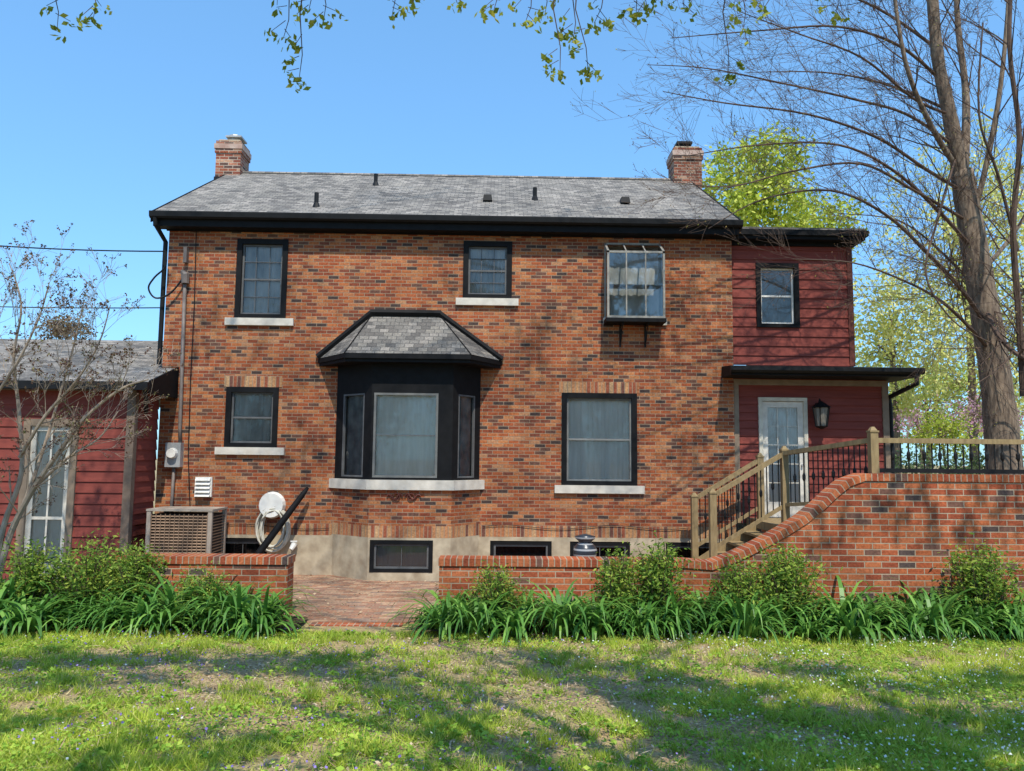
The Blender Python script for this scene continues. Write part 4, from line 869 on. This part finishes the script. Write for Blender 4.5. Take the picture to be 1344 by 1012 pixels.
# limbs over the lawn whose shadows cross it
for pl,r0,r1,t0,t1,root in [([(1160,1010),(1040,965),(900,925),(760,890),(640,866)],.15,.04,7.5,9.5,(2.95,-2.2,6.4)),
  ([(1260,1015),(1200,960),(1130,910),(1060,870),(1000,846)],.11,.03,8,10,(2.9,-2,7.0)),
  ([(700,1010),(610,960),(560,910),(440,875),(300,862),(120,860)],.09,.025,8,9.5,(2.8,-2,7.6)),
  ([(1344,990),(1300,930),(1240,885),(1180,850)],.08,.025,8,10,(2.9,-1.9,8.0))]:
    K=len(pl); pts=[Vector(root)]+[G(px,py)+SV*(t0+(t1-t0)*i/(K-1)) for i,(px,py) in enumerate(pl)]
    o_,r_=cr(pts,r0,r1); sprout(mb,o_,r_,rg,tips,12,1.1,2,.3,(0,.0,.05),rmax=.028,sp=(4,4))
leafc=[]
def spray(px,pyb,Y,pyt=-70):
    a=P3(px+rg.uniform(-25,25),pyt,Y); b=P3(px,pyb,Y); mid=a.lerp(b,.5)+Vector((rg.uniform(-.06,.06),0,0))
    mb.tube([a,a.lerp(mid,.6),mid,mid.lerp(b,.6)+Vector((.02,0,0)),b],[.006,.005,.004,.003,.002],4)
    for t in ([1,.97] if pyb>60 else [1]):
        c=a.lerp(b,t)
        for i in range(10): leafc.append((c.x+rg.gauss(0,.028),c.y+rg.gauss(0,.03),c.z-abs(rg.gauss(0,.03))))
    for t in (.45,.62,.8):
        if rg.random()<.85:
            c=mid.lerp(b,t) if t>.5 else a.lerp(b,t+.2); s=rg.choice((-1,1)); e=c+Vector((s*rg.uniform(.04,.1),rg.uniform(-.05,.05),-rg.uniform(.02,.08))); mb.tube([c,e],[.003,.002],3)
            for i in range(8): leafc.append((e.x+rg.gauss(0,.022),e.y+rg.gauss(0,.03),e.z-abs(rg.gauss(0,.022))))
for s_ in [(75,38,5),(122,26,5.2),(392,108,4.8),(372,50,4.9),(425,25,5),(405,15,5.1),(515,18,5.2),(540,8,5),(600,4,5),(648,14,5),(690,28,5.1),(715,20,5.2),(735,96,4.8),(772,96,4.9),(752,55,5),(780,30,5),(835,18,5.1),(850,10,5),(898,12,5.2),(955,104,4.9),(975,40,5),(1000,15,5),(1095,22,5.2)]: spray(*s_)
for x0_,x1_ in ((20,160),(330,460),(490,560),(580,800),(790,1110)):
    mb.tube([P3(x0_,-60,5),P3((x0_+x1_)/2,-78,5),P3(x1_,-62,5)],.009,5); c_=P3((x0_+x1_)/2,-78,5); mb.tube([c_,c_+Vector((.3,-.4,.7)),c_+Vector((.5,-.9,1.6))],[.009,.014,.02],5)
add(mb,'limbs',twigm,mt,uv=False)
ymat=islandmat('young_leaf',[(0,(.14,.19,.02)),(.5,(.28,.34,.04)),(1,(.48,.46,.08))],trans=.4)
npmesh('hanging_leaves',leafverts(np.array(leafc),.05,.03,rng,hang=.6),4,ymat,mt)
dml=islandmat('canopy_leaf',[(0,(.08,.11,.02)),(1,(.2,.24,.04))],trans=.1)
sh=[]
for (px,py,rad,t,n) in [(20,856,.4,9,400),(110,862,.4,9.3,420),(210,858,.35,9.5,380),(310,866,.4,9.5,420),(420,855,.3,9,300),(505,880,.35,9,350),(545,925,.3,9,200),(120,890,.35,9.2,260),
  (640,990,.35,8.5,220),(720,850,.35,10,260),(800,868,.4,10,380),(870,892,.42,10,450),(930,915,.42,10,500),(1000,940,.45,9.5,560),(1010,985,.5,9,600),(1100,960,.5,9.5,660),(1200,985,.55,9,760),(1290,955,.45,9.5,560),(1090,1010,.5,8.5,600),(1190,905,.3,10,220),(1060,872,.3,10,220),(1330,880,.35,10,260),(10,950,.3,9,140),(240,1005,.4,8.5,220),(1240,1020,.6,8.5,600)]:
    g_=np.array(G(px,py)+SV*t); m_=9
    for j in range(m_):
        c_=g_+rng.normal(size=3)*np.array([rad,rad*.5,rad*.4]); nn=int(n*1.1/m_); sh.append(c_+rng.normal(size=(nn,3))*np.array([.15,.11,.09]))
for (px,py,Yw,t,n,rad) in [(1080,690,10.8,11,50,.3),(1180,650,10.8,11,60,.3),(1260,690,10.8,11,70,.3),(1320,640,10.8,11,60,.3),(1060,380,14.8,15,60,.35),(1000,440,14.8,15,50,.3),(900,420,14.7,15,60,.4),(920,600,14.7,14,50,.35),(700,450,14.7,15,45,.4),(270,450,14.7,15,55,.35),(240,350,14.7,16,40,.3),(420,580,14.7,14,35,.3),(100,640,13.6,13,50,.35)]:
    g_=P3(px,py,Yw)+SV*t; sh.append(np.array(g_)+rng.normal(size=(n,3))*np.array([rad,rad*.5,rad*.5]))
sh=np.concatenate(sh); npmesh('crown',leafverts(sh,.13,.10,rng,flat=.4),4,dml,mt)
# second tall bare tree, its branches shade the facade
rg=random.Random(21); mb=MB(); tips=[]
t2=thing('tall_bare_tree','tall bare tree standing out of frame on the lawn','tree',(-7.5,1.0,.5))
cr([(-7.5,1,.3),(-7.2,1.3,5),(-6.5,2,10),(-5.5,3,15)],.35,.12,10)
for z_,tgt in ((9,(-3,6,13.5)),(11,(-5,7,15.5)),(12,(-1.5,6.5,16.5)),(13,(1.5,6.5,17.5)),(14,(-6.5,7,18)),(12.5,(4,7,18.5)),(10,(-7,7,14.5)),(14.5,(0,9,20)),(13.5,(5.5,6,17))):
    s0=Vector((-6.6,2.1,z_)); o_,r_=cr([s0,s0.lerp(Vector(tgt),.5)+Vector((0,0,.9)),tgt],.03,.01,6); sprout(mb,o_,r_,rg,tips,8,2.0,2,.2,(.1,.1,0),rmax=.025,sp=(4,4))
add(mb,'trunk',twigm,t2,uv=False)
tp=np.array([tuple(t) for t in tips]); tp=np.repeat(tp,3,axis=0)+rng.normal(size=(len(tp)*3,3))*.08
npmesh('crown',leafverts(tp,.08,.06,rng),4,ymat,t2)
# background trees
def bgtree(px,py,Y,rx,rz,label,stops,ncl,per,ls,sp,z0=1.2,name='leafy_tree',shell=.3,tr=.14,hang=0,c=None):
    c=c or P3(px,py,Y); Y=c.y; t=thing(name,label,'tree',(c.x,Y,z0)); p,cc=crown_pts(tuple(c),(rx,rx*.9,rz),ncl,per,sp,rng,shell)
    if hang: p[:,2]-=np.abs(rng.normal(size=len(p)))*hang
    npmesh('crown',leafverts(p,ls,ls*.6,rng,hang=hang),4,islandmat('leaf_'+str(len(bpy.data.materials)),stops,trans=.3),t)
    k=MB(); k.tube([(c.x,Y,z0-.5),(c.x+.1,Y,(z0+c.z)/2),(c.x,Y,c.z+rz*.3)],[tr*1.3,tr,tr*.5],8)
    for q in cc[::3]:
        s_=Vector((c.x,Y,c.z-rz*.5+rng.uniform(0,rz*.7))); k.tube([s_,s_.lerp(Vector(q),.5)+Vector((0,0,.2)),tuple(q)],[tr*.3,tr*.16,.012],4,cap=False)
    add(k,'trunk',bark,t,uv=False)
YGc=[(0,(.28,.36,.03)),(.5,(.46,.53,.06)),(1,(.64,.65,.14))]; PGc=[(0,(.50,.53,.12)),(.5,(.68,.66,.2)),(1,(.80,.75,.34))]
bgtree(990,262,30,2.4,2.5,'bright yellow green tree rising behind the right chimney',YGc,110,70,.2,.34)
bgtree(1070,300,34,2.0,1.4,'lower yellow green tree behind the flat roofed addition',YGc,60,60,.2,.34)
bgtree(1170,450,34,2.4,3.6,'pale green tree just right of the upper red siding',PGc,90,60,.2,.36,hang=.4)
bgtree(1265,330,30,3.4,5.4,'tall airy pale yellow tree behind the large bare trunk',PGc,190,50,.15,.3,hang=.5)
bgtree(1350,400,27,3.0,5.4,'airy pale green tree at the far right edge',PGc,170,50,.15,.3,hang=.5)
bgtree(1215,530,40,4.5,2.0,'rounded green tree low in the distance right of the porch',[(0,(.3,.4,.06)),(1,(.6,.62,.18))],90,60,.26,.4)
bgtree(1290,548,24,1.5,.45,'pink flowering redbud behind the terrace railing',[(0,(.38,.18,.24)),(1,(.62,.40,.44))],34,34,.09,.2,tr=.07,name='redbud_tree')
bgtree(1205,558,26,1.0,.35,'smaller pink flowering redbud close to the porch corner',[(0,(.36,.16,.22)),(1,(.55,.33,.38))],20,34,.09,.18,tr=.06,name='redbud_tree')
bgtree(1235,572,20,.8,.5,'round bright green bush behind the terrace railing',[(0,(.25,.34,.03)),(1,(.5,.52,.08))],40,60,.08,.13,tr=.04,name='round_bush')
bgtree(88,436,45,1.3,.9,'small brown treetop showing over the left wing roof',[(0,(.14,.10,.06)),(1,(.26,.2,.12))],40,60,.16,.25,tr=.15)
labs=['far left','second from the left','left of centre','centre','right of centre','second from the right','far right']
for i,lb in enumerate(labs):
    bgtree(0,0,0,3.6,5.0,'budding tree across the lawn behind the photographer, '+lb,[(0,(.12,.13,.05)),(1,(.30,.28,.14))],100,40,.3,.7,z0=.9,tr=.25,c=Vector((-21+7*i+random.uniform(-1,1),-17-random.uniform(0,4),6.2)))
k=MB()
p,cc=crown_pts((14,19,1.65),(8,.8,.75),420,60,.16,rng,.2)
hd=thing('hedge','low dark green hedge beyond the terrace railing','hedge',(14,19,1.1)); npmesh('foliage',leafverts(p,.09,.05,rng),4,islandmat('hedge_leaf',[(0,(.04,.08,.03)),(1,(.15,.2,.08))],trans=.2),hd)
for i in range(0,400,12):
    c=cc[i]; k.tube([(c[0],19,1.0),(c[0]+.05,19,1.4),tuple(c)],[.03,.02,.01],4)
add(k,'stems',twigm,hd,uv=False)
